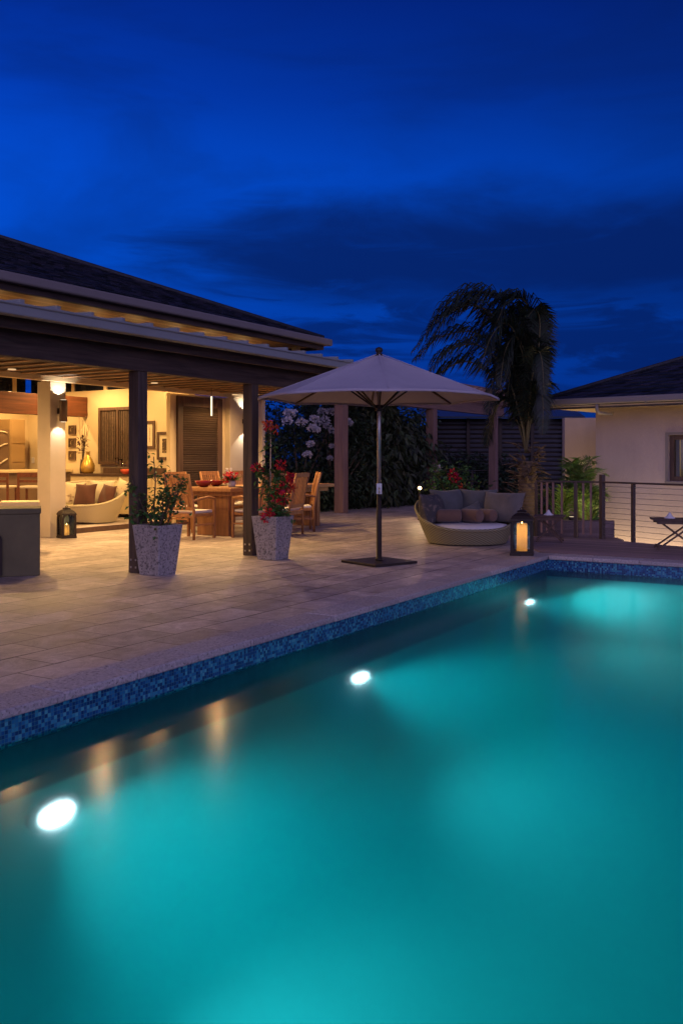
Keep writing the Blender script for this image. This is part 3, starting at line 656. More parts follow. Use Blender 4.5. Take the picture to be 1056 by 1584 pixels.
for i, px in enumerate((3, 51)):
    o = st if i == 0 else copy_tree(st)
    x, y = W(px, 18.6); o.location = (x, y, .1); o.rotation_euler = (0, 0, R(28))
    o['label'] = ('red wood bar stool at the left edge behind the concrete counter', 'red wood bar stool half hidden by the tall column')[i]
# bright line before the door, drawn as an added glowing rod
x, y = W(327, 17.5); t = thing('bright_line_rod', 'slim glowing rod added for a bright line in front of the louvred door', 'bright line', (x, y, Z(643, 17.5)))
hh = Z(613, 17.5) - Z(643, 17.5)
M().tube([(0, 0, 0), (0, 0, hh)], .016, 8).build('glow_tube', MT['bulb'], t); M().tube([(0, 0, hh), (0, 0, 2.74 - Z(643, 17.5))], .006, 6).build('added_cord', MT['blackmetal'], t)
# small wall switch
x, d = onY(51, 14.99); t = M(); t.box(-.05, .05, -.012, 0, -.07, .07); o = t.build('wall_switch', MT['whitefab'], bevel=.004); o.location = (x, 14.998, Z(712, d)); tag(o, 'small white switch plate on the yellow lit wall left of the column', 'switch')

# ------------------------------------------------------------------ left counters
cyaw = TH + R(18.3)
p = G(62, 890.5); t = thing('concrete_counter', 'dark concrete counter block in the left foreground of the patio', 'counter', (p[0], p[1], 0), cyaw)
M().box(-2.0, 0, 0, .62, 0, .735).build('counter_body', MT['concrete'], t, bevel=.012)
M().box(-2.02, .012, -.012, .635, .736, .80).build('countertop', MT['concrete'], t, bevel=.008)
m = M(); a0 = -.64
m.poly([(-.42 - .0, 0), (-.92, 0)] + [(-.67 + .25 * cos(q * pi / 10 + pi), -.0 + .42 + .12 * sin(q * pi / 10)) for q in range(11)], 0, .02)
o = m.build('niche_panel', MT['blackmetal'], t); o.rotation_euler = (R(90), 0, 0); o.location = (0, -.004, .02)
p = W(61, 13.2); t = thing('stone_ledge', 'low ledge with bright cream stone top behind the dark concrete counter', 'ledge', (p[0], p[1], 0), cyaw)
M().box(-.50, -.02, .02, .45, 0, .69).build('ledge_body', MT['panelbrown'], t); M().box(-.54, 0, 0, .48, .691, .765).build('ledge_top', MT['creamstone'], t, bevel=.012)

# ------------------------------------------------------------------ dining set
tbl = thing('dining_table', 'long teak dining table with slab legs on the patio', 'table', (-10.45, 14.3, 0))
M().box(-.58, .58, -1.72, 1.72, .80, .87).build('tabletop', MT['teaktop'], tbl, bevel=.012)
M().box(-.50, .50, -1.60, 1.60, .72, .799).build('apron', MT['teak'], tbl, bevel=.004)
for yy in (-1.45, 1.45): M().box(-.36, .36, yy - .06, yy + .06, 0, .719).build('leg', MT['teak'], tbl, bevel=.01)
def make_chair():
    t = thing('dining_chair', '', 'chair', (0, 0, 0), 0, 'teak slatted chairs around the dining table')
    W2, D2 = .29, .27
    for s in (-1, 1):
        M().tube([(s*W2, -D2, 0), (s*W2, -D2+.01, .44), (s*W2*.97, -D2-.06, .85), (s*W2*.95, -D2-.13, 1.12)], .024, 6).build('leg', MT['teak'], t)
        M().bar((s*W2, D2, 0), (s*W2, D2, .69), .045, .045).build('leg', MT['teak'], t, bevel=.004)
        M().tube([(s*W2, -D2-.03, .66), (s*(W2+.01), -.10, .70), (s*(W2+.015), .10, .72), (s*W2, D2+.02, .69)], [.018, .024, .026, .02], 8).build('armrest', MT['teak'], t)
        M().bar((s*W2, -D2, .25), (s*W2, D2, .25), .02, .03).build('stretcher', MT['teak'], t)
    m = M(); m.box(-W2, W2, -D2, D2, .40, .44); m.bar((-W2, -D2, .41), (W2, -D2, .41), .03, .07); m.bar((-W2, D2, .40), (W2, D2, .40), .03, .08); m.build('seat', MT['teak'], t, bevel=.004)
    M().box(-W2+.03, W2-.03, -D2+.04, D2, .443, .495).build('cushion', MT['whitefab'], t, bevel=.02)
    m = M(); m.bar((-W2*.96, -D2-.125, 1.09), (W2*.96, -D2-.125, 1.09), .03, .075); m.bar((-W2*.98, -D2-.015, .53), (W2*.98, -D2-.015, .53), .03, .06)
    for i in range(9):
        x = -W2*.86 + i * W2*1.72/8; m.bar((x, -D2-.017, .55), (x*.98, -D2-.118, 1.06), .036, .012, (0, 1, 0))
    m.build('backrest', MT['teak'], t)
    return t
ch = make_chair()
CH = [(-10.42, 12.17, 0, 'slatted teak armchair at the near head of the table, beside the tall planter'),
      (-11.42, 13.35, -90, 'teak chair across the table nearest the sideboard, first of the far row'),
      (-11.42, 14.35, -90, 'teak chair across the table in front of the door, second of the far row'),
      (-11.42, 15.30, -90, 'teak chair across the table in front of the grey column, third of the far row'),
      (-9.62, 12.95, 90, 'teak chair behind the second patio post on the pool side of the table'),
      (-9.5, 13.62, 100, 'teak armchair with its back to the pool just right of the flowering planter'),
      (-9.75, 14.5, 130, 'rightmost teak armchair turned sideways at the garden end of the table')]
for i, (x, y, a, l) in enumerate(CH):
    o = ch if i == 0 else copy_tree(ch)
    o.location = (x, y, 0); o.rotation_euler = (0, 0, R(a)); o['label'] = l
def blob_flowers(m, c, r, n, L=.05, w=.045, rnd=random):
    for i in range(n):
        d = Vector((rnd.gauss(0, 1), rnd.gauss(0, 1), rnd.gauss(0, 1))).normalized(); m.leaf(Vector(c) + d * r * rnd.uniform(.2, 1), d + Vector((rnd.uniform(-.6, .6), rnd.uniform(-.6, .6), rnd.uniform(-.6, .6))), (rnd.random(), rnd.random(), rnd.random()), L, w)
for i, (x, y, s, l) in enumerate(((-10.62, 12.75, .85, 'dark red bowl at the near end of the dining table'), (-10.75, 13.25, .8, 'dark red bowl farther along the dining table'))):
    m = M(); m.lathe([(.07*s, 0), (.16*s, .06*s), (.20*s, .13*s), (.19*s, .135*s), (.14*s, .06*s), (0, .03)], 22); o = m.build('serving_bowl', MT['redglaze']); o.location = (x, y, .871); tag(o, l, 'bowl', 'dark red bowls on the dining table')
m0 = None
for i, (x, y, l) in enumerate(((-9.98, 13.0, 'black plate nearest the pool side of the table before the flowers'), (-9.98, 14.3, 'black plate next to the flower centrepiece'), (-10.9, 13.6, 'black plate on the far side of the table'), (-10.05, 14.9, 'black plate at the garden end of the table'))):
    m = M(); m.lathe([(.09, 0), (.15, .012), (.148, .016), (.09, .008), (0, .006)], 22); o = m.build('plate', MT['blackmetal']); o.location = (x, y, .871); tag(o, l, 'plate', 'black plates on the dining table')
t = thing('flower_centrepiece', 'red and white flowers in a low vase on the dining table', 'flowers', (-10.3, 13.15, .871))
M().lathe([(.06, 0), (.08, .05), (.06, .12), (0, .12)], 14).build('vase_body', MT['whitefab'], t)
m = M()
for i in range(6): blob_flowers(m, (random.uniform(-.15, .15), random.uniform(-.18, .18), random.uniform(.12, .25)), .06, 26)
m.build('red_flowers', MT['redflower'], t)
m = M()
for i in range(4): blob_flowers(m, (random.uniform(-.15, .15), random.uniform(-.18, .18), random.uniform(.14, .28)), .05, 20)
m.build('white_flowers', MT['whiteflower'], t)
m = M()
for i in range(60): m.leaf((random.uniform(-.1, .1), random.uniform(-.1, .1), .12), (random.uniform(-1, 1), random.uniform(-1, 1), random.uniform(0, .8)), (0, 0, 1), .14, .06)
m.build('leaves', MT['leafv'], t)
for i, (x, y, l) in enumerate(((-10.05, 13.5, 'clear wine glass at the near end of the table'), (-10.8, 14.2, 'clear wine glass on the far side of the flowers'), (-10.1, 14.6, 'clear wine glass beyond the flower centrepiece'))):
    m = M(); m.lathe([(.035, 0), (.006, .008), (.006, .10), (.04, .14), (.036, .22)], 16); o = m.build('wine_glass', MT['clearglass']); o.location = (x, y, .871); tag(o, l, 'glass', 'wine glasses on the dining table')

# ------------------------------------------------------------------ planters with climbing plants
def frustum(m, b, t_, h, z0=0.):
    m.v_ = len(m.v); k = len(m.v)
    m.v += [(-b, -b, z0), (b, -b, z0), (b, b, z0), (-b, b, z0), (-t_, -t_, h), (t_, -t_, h), (t_, t_, h), (-t_, t_, h)]
    q = t_ - .045
    m.v += [(-q, -q, h), (q, -q, h), (q, q, h), (-q, q, h), (-q, -q, h-.07), (q, -q, h-.07), (q, q, h-.07), (-q, q, h-.07)]
    F_ = [(3, 2, 1, 0)]
    for i in range(4):
        j = (i+1) % 4; F_ += [(i, j, 4+j, 4+i), (4+i, 4+j, 8+j, 8+i), (8+i, 8+j, 12+j, 12+i)]
    F_.append((12, 13, 14, 15))
    m.f += [tuple(k+q for q in f) for f in F_]; m.sm += [False]*len(F_)
def planter_plant(name, label, loc, rz, stems, nleaf, lsz, flowers, spread, group=None, h=.6, seed=1, sq=(.152, .212)):
    rnd = random.Random(seed)
    t = thing(name, label, 'potted plant', loc, rz, group)
    m = M(); frustum(m, sq[0], sq[1], h); m.build('pot', MT['pot'], t, bevel=.008)
    M().box(-sq[1]+.05, sq[1]-.05, -sq[1]+.05, sq[1]-.05, h-.069, h-.045).build('soil', MT['ground'], t)
    ms = M(); ml = M()
    for pts in stems:
        ms.tube([Vector(p) + Vector((rnd.uniform(-.01, .01),)*3) for p in pts], [.011 - .007*i/len(pts) for i in range(len(pts))], 6)
        for i in range(nleaf):
            u = rnd.random() ** .85 * (len(pts) - 1); a = int(min(u, len(pts)-1.001)); p = Vector(pts[a]).lerp(Vector(pts[a+1]), u - a)
            off = Vector((rnd.gauss(0, 1), rnd.gauss(0, 1), rnd.gauss(0, .8))) * spread * (1.0 if u < 2 else .6)
            q = p + off
            if q.z < h - .1: q.z = h - .1 + rnd.uniform(0, .2)
            if rnd.random() < .25: ms.tube([p, p.lerp(q, .5) + Vector((0, 0, .02)), q], .0035, 4)
            for r_ in range(3): ml.leaf(q + Vector((rnd.gauss(0, 1), rnd.gauss(0, 1), rnd.gauss(0, 1))) * .025, (rnd.gauss(0, 1), rnd.gauss(0, 1), rnd.gauss(-.2, .7)), (rnd.gauss(0, .5), rnd.gauss(0, .5), 1), lsz * rnd.uniform(.7, 1.3), lsz * .62)
    ms.build('stems', MT['twig'], t); ml.build('leaves', MT['leafv'], t)
    for (c, r_, n, mt) in flowers:
        mf = M(); blob_flowers(mf, c, r_, n, .055, .05, rnd); mf.build('flower_cluster', MT[mt], t)
    return t
p = G(245, 892); inv = R(45)
# the near corner of the pot touches p: centre lies behind it along the diagonal
def behind(p, half): return (p[0] - half, p[1] + half)
c = behind(p, .152)
st1 = [[(-.02, 0, .55), (-.1, .06, .8), (-.16, .14, 1.1), (-.2, .16, 1.42)], [(.05, 0, .55), (.1, .02, .75), (.2, .0, .95), (.32, -.02, 1.0)], [(0, .05, .55), (.06, .1, .8), (.04, .12, 1.05), (.02, .1, 1.25)], [(-.05, 0, .55), (-.12, -.02, .7), (-.22, -.05, .78), (-.32, -.08, .68)], [(.05, -.05, .55), (.1, 0, .7), (.08, .02, .9), (.0, .02, 1.0)], [(-.08, .02, .55), (-.2, 0, .75), (-.3, -.06, .95), (-.36, -.08, 1.15)], [(.08, .05, .55), (.16, .1, .85), (.24, .12, 1.05), (.3, .1, 1.12)]]
planter_plant('planter', 'speckled square planter with leafy green vine against the nearest patio post', (c[0], c[1], 0), 0, st1, 30, .066, [], .085, 'square planters by the patio posts', .6, 4)
p = G(426, 867.5); c = behind(p, .152)
st2 = [[(-.03, 0, .55), (-.08, .05, .8), (-.12, .1, 1.1), (-.12, .1, 1.5), (-.12, .08, 1.85)], [(-.05, 0, .55), (-.14, .05, .9), (-.2, .06, 1.12), (-.25, .02, 1.25)], [(0, .05, .55), (-.02, .08, .85), (.02, .1, 1.1), (.06, .08, 1.2)], [(.05, 0, .55), (.12, .02, .8), (.2, 0, .95), (.22, -.02, 1.05)], [(.05, -.05, .55), (.14, -.05, .68), (.2, -.08, .66)]]
fl2 = [((-.14, .08, 1.86), .07, 36, 'orangeflower'), ((-.02, .09, 1.8), .05, 20, 'orangeflower'), ((-.27, .02, 1.26), .07, 36, 'redflower'), ((.09, .06, 1.30), .06, 36, 'redflower'), ((.26, .03, 1.14), .06, 36, 'redflower'), ((.22, -.02, .98), .10, 60, 'redflower'), ((.10, -.02, .88), .07, 36, 'redflower'), ((.30, .0, 1.0), .06, 30, 'orangeflower'), ((.06, -.18, .62), .085, 60, 'redflower'), ((.18, .02, .80), .05, 24, 'redflower')]
pl2 = planter_plant('planter', 'speckled square planter with red flowering bougainvillea against the second patio post', (c[0], c[1], 0), 0, st2, 50, .075, fl2, .07, 'square planters by the patio posts', .6, 9)
m = M(); m.tube([(-.10, .08, .55), (-.10, .09, 1.9)], .008, 5); m.build('stake', MT['plate'], pl2)
c = W(694, 17.3)
st3 = [[(0, 0, .55), (-.1, .02, .8), (-.2, 0, 1.1), (-.22, 0, 1.3)], [(0, 0, .55), (.1, .02, .8), (.2, 0, 1.1), (.3, 0, 1.25)], [(0, 0, .55), (.02, .0, .9), (.04, 0, 1.2)], [(0, 0, .55), (-.2, 0, .7), (-.3, 0, .85)], [(0, 0, .55), (.2, 0, .75), (.42, 0, .95)]]
planter_plant('planter', 'planter with red flowers and leafy branches behind the round daybed', (c[0], c[1], 0), TH, st3, 60, .085, [((.06, -.1, 1.08), .09, 60, 'redflower'), ((.13, -.1, 1.0), .08, 40, 'redflower'), ((.24, -.06, .82), .06, 30, 'orangeflower'), ((-.2, -.05, 1.2), .05, 20, 'whiteflower')], .10, None, .58, 21)

# ------------------------------------------------------------------ lanterns and candles
def make_lantern(label, loc, rz, w, h, cand_h, cand_r, candlab, power):
    """w half width, h total height"""
    t = thing('lantern', label, 'lantern', loc, rz, 'arched metal lanterns')
    M().box(-w, w, -w, w, 0, h*.055).build('base', MT['blackmetal'], t, bevel=.005)
    zt = h * .72
    for k in range(4):
        pm = M(); n = 14; W_ = w * .93; op = []; z0 = h*.10; zs_ = zt - h*.14; r_ = W_*.74
        op.append((-r_, z0)); op += [(-r_*cos(pi*i/n), zs_ + r_*.9*sin(pi*i/n)) for i in range(n+1)]; op.append((r_, z0))
        out = [(-W_, h*.056)] + [(-W_, zs_)] + [(-W_ + 2*W_*i/n, zt) for i in range(1, n)] + [(W_, zs_), (W_, h*.056)]
        for i in range(len(op)-1):
            pm.face([(op[i][0], 0, op[i][1]), (op[i+1][0], 0, op[i+1][1]), (out[i+1][0], 0, out[i+1][1]), (out[i][0], 0, out[i][1])])
        pm.face([(-r_, 0, z0), (r_, 0, z0), (W_, 0, h*.056), (-W_, 0, h*.056)])
        fr = pm.build('arched_frame', MT['blackmetal'], t, solid=.012); a = k*pi/2
        fr.rotation_euler = (0, 0, a); fr.location = (W_*sin(a)*.985, -W_*cos(a)*.985, 0)
        g = M(); g.box(-r_*1.15, r_*1.15, .008, .011, z0, zt - .01); g.build('pane', MT['glass'], fr)
    q = w * 1.04; m = M(); k = 0
    prof = [(q, zt), (q*1.0, zt+h*.015), (q*.96, zt + h*.05), (q*.80, zt+h*.11), (q*.56, zt+h*.155), (q*.40, zt+h*.17), (q*.38, zt+h*.20), (q*.44, zt+h*.21), (q*.15, zt+h*.235), (0, zt+h*.24)]
    m.lathe([(r_*1.35, z) for r_, z in prof], 4, smooth=False); o = m.build('lantern_roof', MT['blackmetal'], t, bevel=.004); o.rotation_euler = (0, 0, R(45))
    m = M(); rr = h*.035; m.tube([(rr*cos(a*pi/8), 0, zt + h*.25 + rr*sin(a*pi/8)) for a in range(17)], .006, 6, False); m.build('ring_handle', MT['blackmetal'], t)
    cz = loc[2] + h*.056
    c = thing('candle', candlab, 'candle', (loc[0], loc[1], cz), 0, 'lit candles in the lanterns')
    m = M(); m.lathe([(cand_r, .001), (cand_r, cand_h-.01), (cand_r*.93, cand_h), (cand_r*.80, cand_h-.006), (cand_r*.76, cand_h-.03), (cand_r*.74, .006)], 24); m.build('wax_body', MT['wax'], c)
    m = M(); m.lathe([(.0, 0), (.008, .01), (.010, .022), (.005, .042), (0, .055)], 10, (0, 0, cand_h-.025)); m.build('flame', MT['flame'], c)
    lamp('POINT', 'candle_lamp', (loc[0], loc[1], cz + cand_h - .10), power, (1., .56, .20), .02)
    return t
p = W(103, 15.9); make_lantern('small black arched lantern at the foot of the lit column', (p[0], p[1], 0), TH + R(38), .135, .56, .20, .045, 'short lit candle inside the small lantern by the column', 1.5)
p = W(807, 13.1); make_lantern('large dark arched lantern with a tall glowing candle at the pool corner', (p[0], p[1], 0), TH - R(14), .165, .68, .42, .075, 'tall glowing candle inside the large lantern at the pool corner', 11.)

# ------------------------------------------------------------------ daybeds
def pillow(m, c, w, h, th, rot, p=2.1, n=16):
    base = len(m.v)
    for s in (1, -1):
        b = len(m.v)
        for i in range(n+1):
            for j in range(n+1):
                u = -1 + 2*i/n; v = -1 + 2*j/n
                e = max(0., (1 - abs(u)**p) * (1 - abs(v)**p)) ** .55
                pin = 1 - .10 * (1 - abs(u)**2) * abs(v)**4 - .0; pin2 = 1 - .10 * (1 - abs(v)**2) * abs(u)**4
                q = Vector((u * w/2 * pin2, s * e * th/2 + .012 * sin(5*u + 3*v + w*9), v * h/2 * pin)); q = rot @ q + Vector(c); m.v.append(tuple(q))
        for i in range(n):
            for j in range(n):
                f = (b+i*(n+1)+j, b+(i+1)*(n+1)+j, b+(i+1)*(n+1)+j+1, b+i*(n+1)+j+1)
                m.f.append(f if s > 0 else f[::-1]); m.sm.append(True)
def rotm(rx, ry, rz): return Matrix.Rotation(rz, 3, 'Z') @ Matrix.Rotation(ry, 3, 'Y') @ Matrix.Rotation(rx, 3, 'X')
def make_daybed(label, loc, rz, mt, lo=.25, hi=.72, rb=.63, rr=.87):
    t = thing('daybed', label, 'daybed', loc, rz, 'round wicker daybeds')
    def rim(a):
        f = (1 - cos(a + pi/2)) / 2       # 0 at the front (-y), 1 at the back
        s_ = f * f * (3 - 2 * f)
        return lo + (hi - lo) * (.12*f + .88*s_)
    m = M(); n = 72; rows = 9; b = len(m.v)
    def ring(k, inner):
        for i in range(n):
            a = 2*pi*i/n; u = k/(rows-1); zt_ = rim(a); z = .02 + (zt_ - .02)*u
            frac = (z - .02)/(hi - .02)
            r = rb + (rr - rb) * (1.15*frac - .15*frac*frac)*1.12 - (.045 if inner else 0)
            r *= (1.0 if frac < 1 else 1.0)
            m.v.append((r*cos(a)*1.02, r*sin(a)*.98, z))
    for k in range(rows): ring(k, False)
    for k in reversed(range(rows)): ring(k, True)
    for k in range(2*rows - 1):
        for i in range(n):
            j = (i+1) % n; m.f.append((b+k*n+i, b+k*n+j, b+(k+1)*n+j, b+(k+1)*n+i)); m.sm.append(True)
    m.build('wicker_shell', MT[mt], t)
    m = M(); pts = []
    for i in range(n+1):
        a = 2*pi*i/n; z = rim(a); frac = (z-.02)/(hi-.02); r = rb + (rr-rb)*(1.15*frac-.15*frac*frac)*1.12 - .022
        pts.append((r*cos(a)*1.02, r*sin(a)*.98, z))
    m.tube(pts, .028, 8, False); m.build('rolled_rim', MT[mt], t)
    M().lathe([(.60, .02), (.60, .16), (0, .16)], 40).build('inner_base', MT['frame'], t)
    M().lathe([(.60, .17), (.66, .20), (.675, .27), (.64, .315), (.5, .33), (0, .34)], 48).build('mattress', MT['whitefab'], t)
    return t
def put(t, name, label, cat, build, mt, group=None):
    m = M(); build(m); o = m.build(name, MT[mt]); o.matrix_world = Matrix.Translation(t.location) @ Matrix.Rotation(t.rotation_euler.z, 4, 'Z'); tag(o, label, cat, group); return o
pc = W(722, 14.95); day = make_daybed('round olive wicker daybed with grey cushions beside the pool', (pc[0], pc[1], 0), TH + R(4), 'wicker')
gA = 'cushions on the poolside daybed'
def capsule(m, a, b, r):
    a = Vector(a); b = Vector(b); d = (b-a).normalized(); pts = []; rs = []
    for i in range(6): u = i/5; pts.append(a - d*r*.35*(1-u)); rs.append(r*sqrt(max(.02, 1-(1-u)**2))*.98)
    for i in range(1, 8): pts.append(a.lerp(b, i/8)); rs.append(r*(1 + .02*sin(i*1.7)))
    for i in range(6): u = 1 - i/5; pts.append(b + d*r*.35*(1-u)); rs.append(r*sqrt(max(.02, 1-(1-u)**2))*.98)
    m.tube(pts, rs, 18)
put(day, 'cushion', 'dark patterned back cushion at the left end of the round daybed', 'cushion', lambda m: pillow(m, (-.58, .02, .56), .70, .54, .36, rotm(R(-18), R(0), R(58))), 'darkprint', gA)
put(day, 'cushion', 'grey back cushion left of centre at the rear of the round daybed', 'cushion', lambda m: pillow(m, (-.24, .44, .60), .64, .56, .34, rotm(R(-16), 0, R(22))), 'greyfab', gA)
put(day, 'cushion', 'grey back cushion right of centre at the rear of the round daybed', 'cushion', lambda m: pillow(m, (.28, .44, .60), .64, .56, .34, rotm(R(-16), 0, R(-20))), 'greyfab', gA)
put(day, 'cushion', 'large grey cushion at the right end of the round daybed', 'cushion', lambda m: pillow(m, (.60, .02, .58), .76, .54, .38, rotm(R(-18), 0, R(-46))), 'greyfab2', gA)
put(day, 'cushion', 'small pale cushion lying tilted behind the bolsters', 'cushion', lambda m: pillow(m, (.10, .16, .47), .46, .32, .18, rotm(R(-40), R(-24), R(6))), 'greyfab', gA)
put(day, 'bolster', 'left brown bolster lying on the round daybed', 'bolster', lambda m: capsule(m, (-.52, -.15, .46), (-.16, -.16, .46), .105), 'tanfab', gA)
put(day, 'bolster', 'middle brown bolster with its round end facing the pool', 'bolster', lambda m: capsule(m, (-.06, -.02, .46), (.14, -.30, .46), .105), 'tanfab', gA)
put(day, 'bolster', 'right brown bolster beside the large grey end cushion', 'bolster', lambda m: capsule(m, (.24, .02, .46), (.38, -.22, .46), .10), 'tanfab', gA)
m = M()
for (x, z) in ((-.06, .06), (.06, .06)):
    pass
pc = W(131, 18.3); day2 = make_daybed('pale wicker daybed with brown cushions inside the lit room', (pc[0], pc[1], .10), TH + R(-6), 'whitewicker', .36, .80, .60, .86)
gB = 'cushions on the indoor daybed'
put(day2, 'cushion', 'square brown cushion on the indoor daybed next to the column', 'cushion', lambda m: pillow(m, (.02, -.02, .56), .46, .46, .16, rotm(R(-20), 0, R(0))), 'brownfab', gB)
put(day2, 'cushion', 'square brown cushion right of the first on the indoor daybed', 'cushion', lambda m: pillow(m, (.46, .02, .55), .40, .44, .15, rotm(R(-20), R(6), R(-24))), 'brownfab', gB)
put(day2, 'cushion', 'leaf print cushion leaning at the right end of the indoor daybed', 'cushion', lambda m: pillow(m, (.66, .20, .62), .48, .52, .16, rotm(R(-18), R(12), R(-44))), 'floral', gB)
put(day2, 'cushion', 'leaf print cushion behind the brown cushions of the indoor daybed', 'cushion', lambda m: pillow(m, (.22, .30, .60), .56, .50, .16, rotm(R(-16), 0, R(-4))), 'creamfab', gB)
put(day2, 'cushion', 'leaf print cushion beside the column on the indoor daybed', 'cushion', lambda m: pillow(m, (-.30, .18, .58), .50, .48, .16, rotm(R(-18), 0, R(14))), 'floral', gB)

# ------------------------------------------------------------------ parasol
pu = W(586, 12.09); um = thing('parasol', 'large octagonal cream canvas parasol on a dark pole beside the pool', 'parasol', (pu[0], pu[1], 0), TH)
o = M().box(-.36, .36, -.36, .36, .002, .035).build('base_plate', MT['blackmetal'], um, bevel=.006); o.rotation_euler = (0, 0, R(38))
M().lathe([(.05, .036), (.05, .06), (.036, .065), (.036, .70), (.030, .705), (.030, 1.0)], 18).build('lower_pole', MT['blackmetal'], um)
M().lathe([(.027, .9), (.027, 2.72)], 18).build('upper_pole', MT['steel'], um)
m = M(); m.box(-.035, .035, -.05, -.026, .92, 1.06); m.tube([(.0, -.05, 1.0), (.0, -.10, 1.0), (.0, -.10, .93)], .008, 6); m.build('crank', MT['steel'], um)
RU, ZE, ZP = 1.60, 2.195, 2.77; n8 = 8; offa = 0.03
m = M(); rows = 10; sub = 6; n = n8 * sub
for k in range(rows + 1):
    u = k / rows
    for i in range(n):
        a = 2*pi*i/n + offa; s = (i % sub) / sub; chord = cos(pi/n8) / cos((s - .5) * 2*pi/n8)
        z = ZP + (ZE - ZP) * (u * .94 + .06 * u * u) - .030 * (4*s*(1-s)) * sin(pi*u)
        r = RU * u * chord
        m.v.append((r*cos(a), r*sin(a), z + (.018 * sin(s*pi) * (u > .99))))
for k in range(rows):
    for i in range(n):
        j = (i+1) % n; m.f.append((k*n+i, k*n+j, (k+1)*n+j, (k+1)*n+i)); m.sm.append(False)
can = m.build('canopy', MT['canvas'], um, solid=.006)
m = M(); b = 0
for i in range(n):
    a = 2*pi*i/n + offa; s = (i % sub)/sub; chord = cos(pi/n8)/cos((s-.5)*2*pi/n8)
    m.v += [(RU*chord*cos(a), RU*chord*sin(a), ZE + .018*sin(s*pi)), (RU*chord*1.003*cos(a), RU*chord*1.003*sin(a), ZE - .03 + .018*sin(s*pi))]
for i in range(n):
    j = (i+1) % n; m.f.append((2*i, 2*j, 2*j+1, 2*i+1)); m.sm.append(True)
m.build('hem', MT['canvas'], can, solid=.008)
m = M(); m.lathe([(.05, ZP-.01), (.045, ZP+.015), (.028, ZP+.02), (.045, ZP+.04), (.052, ZP+.065), (.04, ZP+.09), (0, ZP+.105)], 16); m.build('finial', MT['blackmetal'], um)
M().lathe([(.05, 2.02), (.055, 2.03), (.055, 2.09), (.05, 2.10)], 16).build('runner', MT['blackmetal'], um)
for i in range(n8):
    a = 2*pi*i/n8 + offa; c, s = cos(a), sin(a)
    rb_ = M().bar((.05*c, .05*s, ZP - .035), (RU*.99*c, RU*.99*s, ZE - .004), .022, .026).build('rib', MT['frame'], um)
    M().bar((.06*c, .06*s, ZP - .002), (RU*.995*c, RU*.995*s, ZE + .008), .016, .006).build('seam', MT['canvas'], can)
    u = .42; M().bar((.05*c, .05*s, 2.06), (RU*u*c, RU*u*s, ZP + (ZE-ZP)*u - .03), .016, .02).build('strut', MT['blackmetal'], rb_)

# ------------------------------------------------------------------ folding side tables
def make_xtable(label, loc, rz, w, d, h):
    t = thing('side_table', label, 'side table', loc, rz, 'folding timber side tables')
    m = M(); k = 6
    for i in range(k): y0 = -d/2 + i*d/k; m.box(-w/2, w/2, y0 + .006, y0 + d/k - .006, h - .025, h)
    m.build('tray_top', MT['frame'], t, bevel=.003)
    m = M(); m.box(-w/2+.05, w/2-.05, -d/2+.02, -d/2+.045, h-.075, h-.026); m.box(-w/2+.05, w/2-.05, d/2-.045, d/2-.02, h-.075, h-.026); m.build('apron', MT['frame'], t)
    for (y, s) in ((-d/2+.06, 1), (-d/2+.09, -1), (d/2-.06, 1), (d/2-.09, -1)):
        M().bar((-s*w*.42, y, .01), (s*w*.38, y, h - .03), .022, .04, (0, 1, 0)).build('leg', MT['frame'], t)
    for q in (-w*.38, w*.38): M().bar((q, -d/2+.07, .05), (q, d/2-.07, .05), .03, .03).build('stretcher', MT['frame'], t)
    return t
def napkin(t, x, y, z, label):
    m = M(); k = 10
    pts = [(.085, 0), (.08, .01), (.05, .03), (.03, .055), (.012, .085), (0, .09)]
    m.lathe(pts, 9); o = m.build('folded_napkin', MT['whitefab']); p = Matrix.Rotation(t.rotation_euler.z, 3, 'Z') @ Vector((x, y, z)); o.location = t.location + p; tag(o, label, 'napkin', 'napkins on the side tables')
p = W(850, 15.0); t = make_xtable('folding cross legged side table between the lantern and the railing', (p[0], p[1], .013), TH - R(18), .50, .46, .44); napkin(t, -.02, 0, .441, 'small white folded napkin on the side table next to the lantern')
p = W(1046, 13.75); t = make_xtable('folding cross legged side table with tray top at the right edge', (p[0], p[1], .013), TH - R(12), .72, .5, .47); napkin(t, -.10, 0, .471, 'small white folded napkin on the side table at the right edge')

# ------------------------------------------------------------------ railings
def railing(name, label, pts, h, nc, posts, group='cable railings', pickets=None, postmat='bronze', pw=.05):
    t = thing(name, label, 'railing', (pts[0][0], pts[0][1], 0.012), 0, group)
    o = Vector((pts[0][0], pts[0][1], 0)); P = [Vector((q[0], q[1], 0)) - o for q in pts]
    m = M()
    for a, b in zip(P[:-1], P[1:]): m.bar(a + Vector((0, 0, h)), b + Vector((0, 0, h)), .055, .03)
    m.build('top_rail', MT[postmat], t, bevel=.004)
    for q, w_, hh in posts:
        v = Vector((q[0], q[1], 0)) - o; a = atan2((P[1]-P[0]).y, (P[1]-P[0]).x)
        mm = M(); mm.box(-w_/2, w_/2, -w_/2, w_/2, -.3, hh, Matrix.Translation(v) @ Matrix.Rotation(a, 4, 'Z')); mm.build('post', MT[postmat], t, bevel=.004)
    for k in range(nc):
        z = .09 + k*(h - .16)/max(1, nc-1)
        m = M(); m.tube([q + Vector((0, 0, z)) for q in P], .0035, 5); m.build('cable', MT['steel'], t)
    if pickets:
        for q in pickets:
            v = Vector((q[0], q[1], 0)) - o; M().box(v.x-.016, v.x+.016, v.y-.014, v.y+.014, .06, h-.016).build('picket', MT['pergpost'], t)
    return t
A = G(931, 834.5); B = G(979, 840.); 
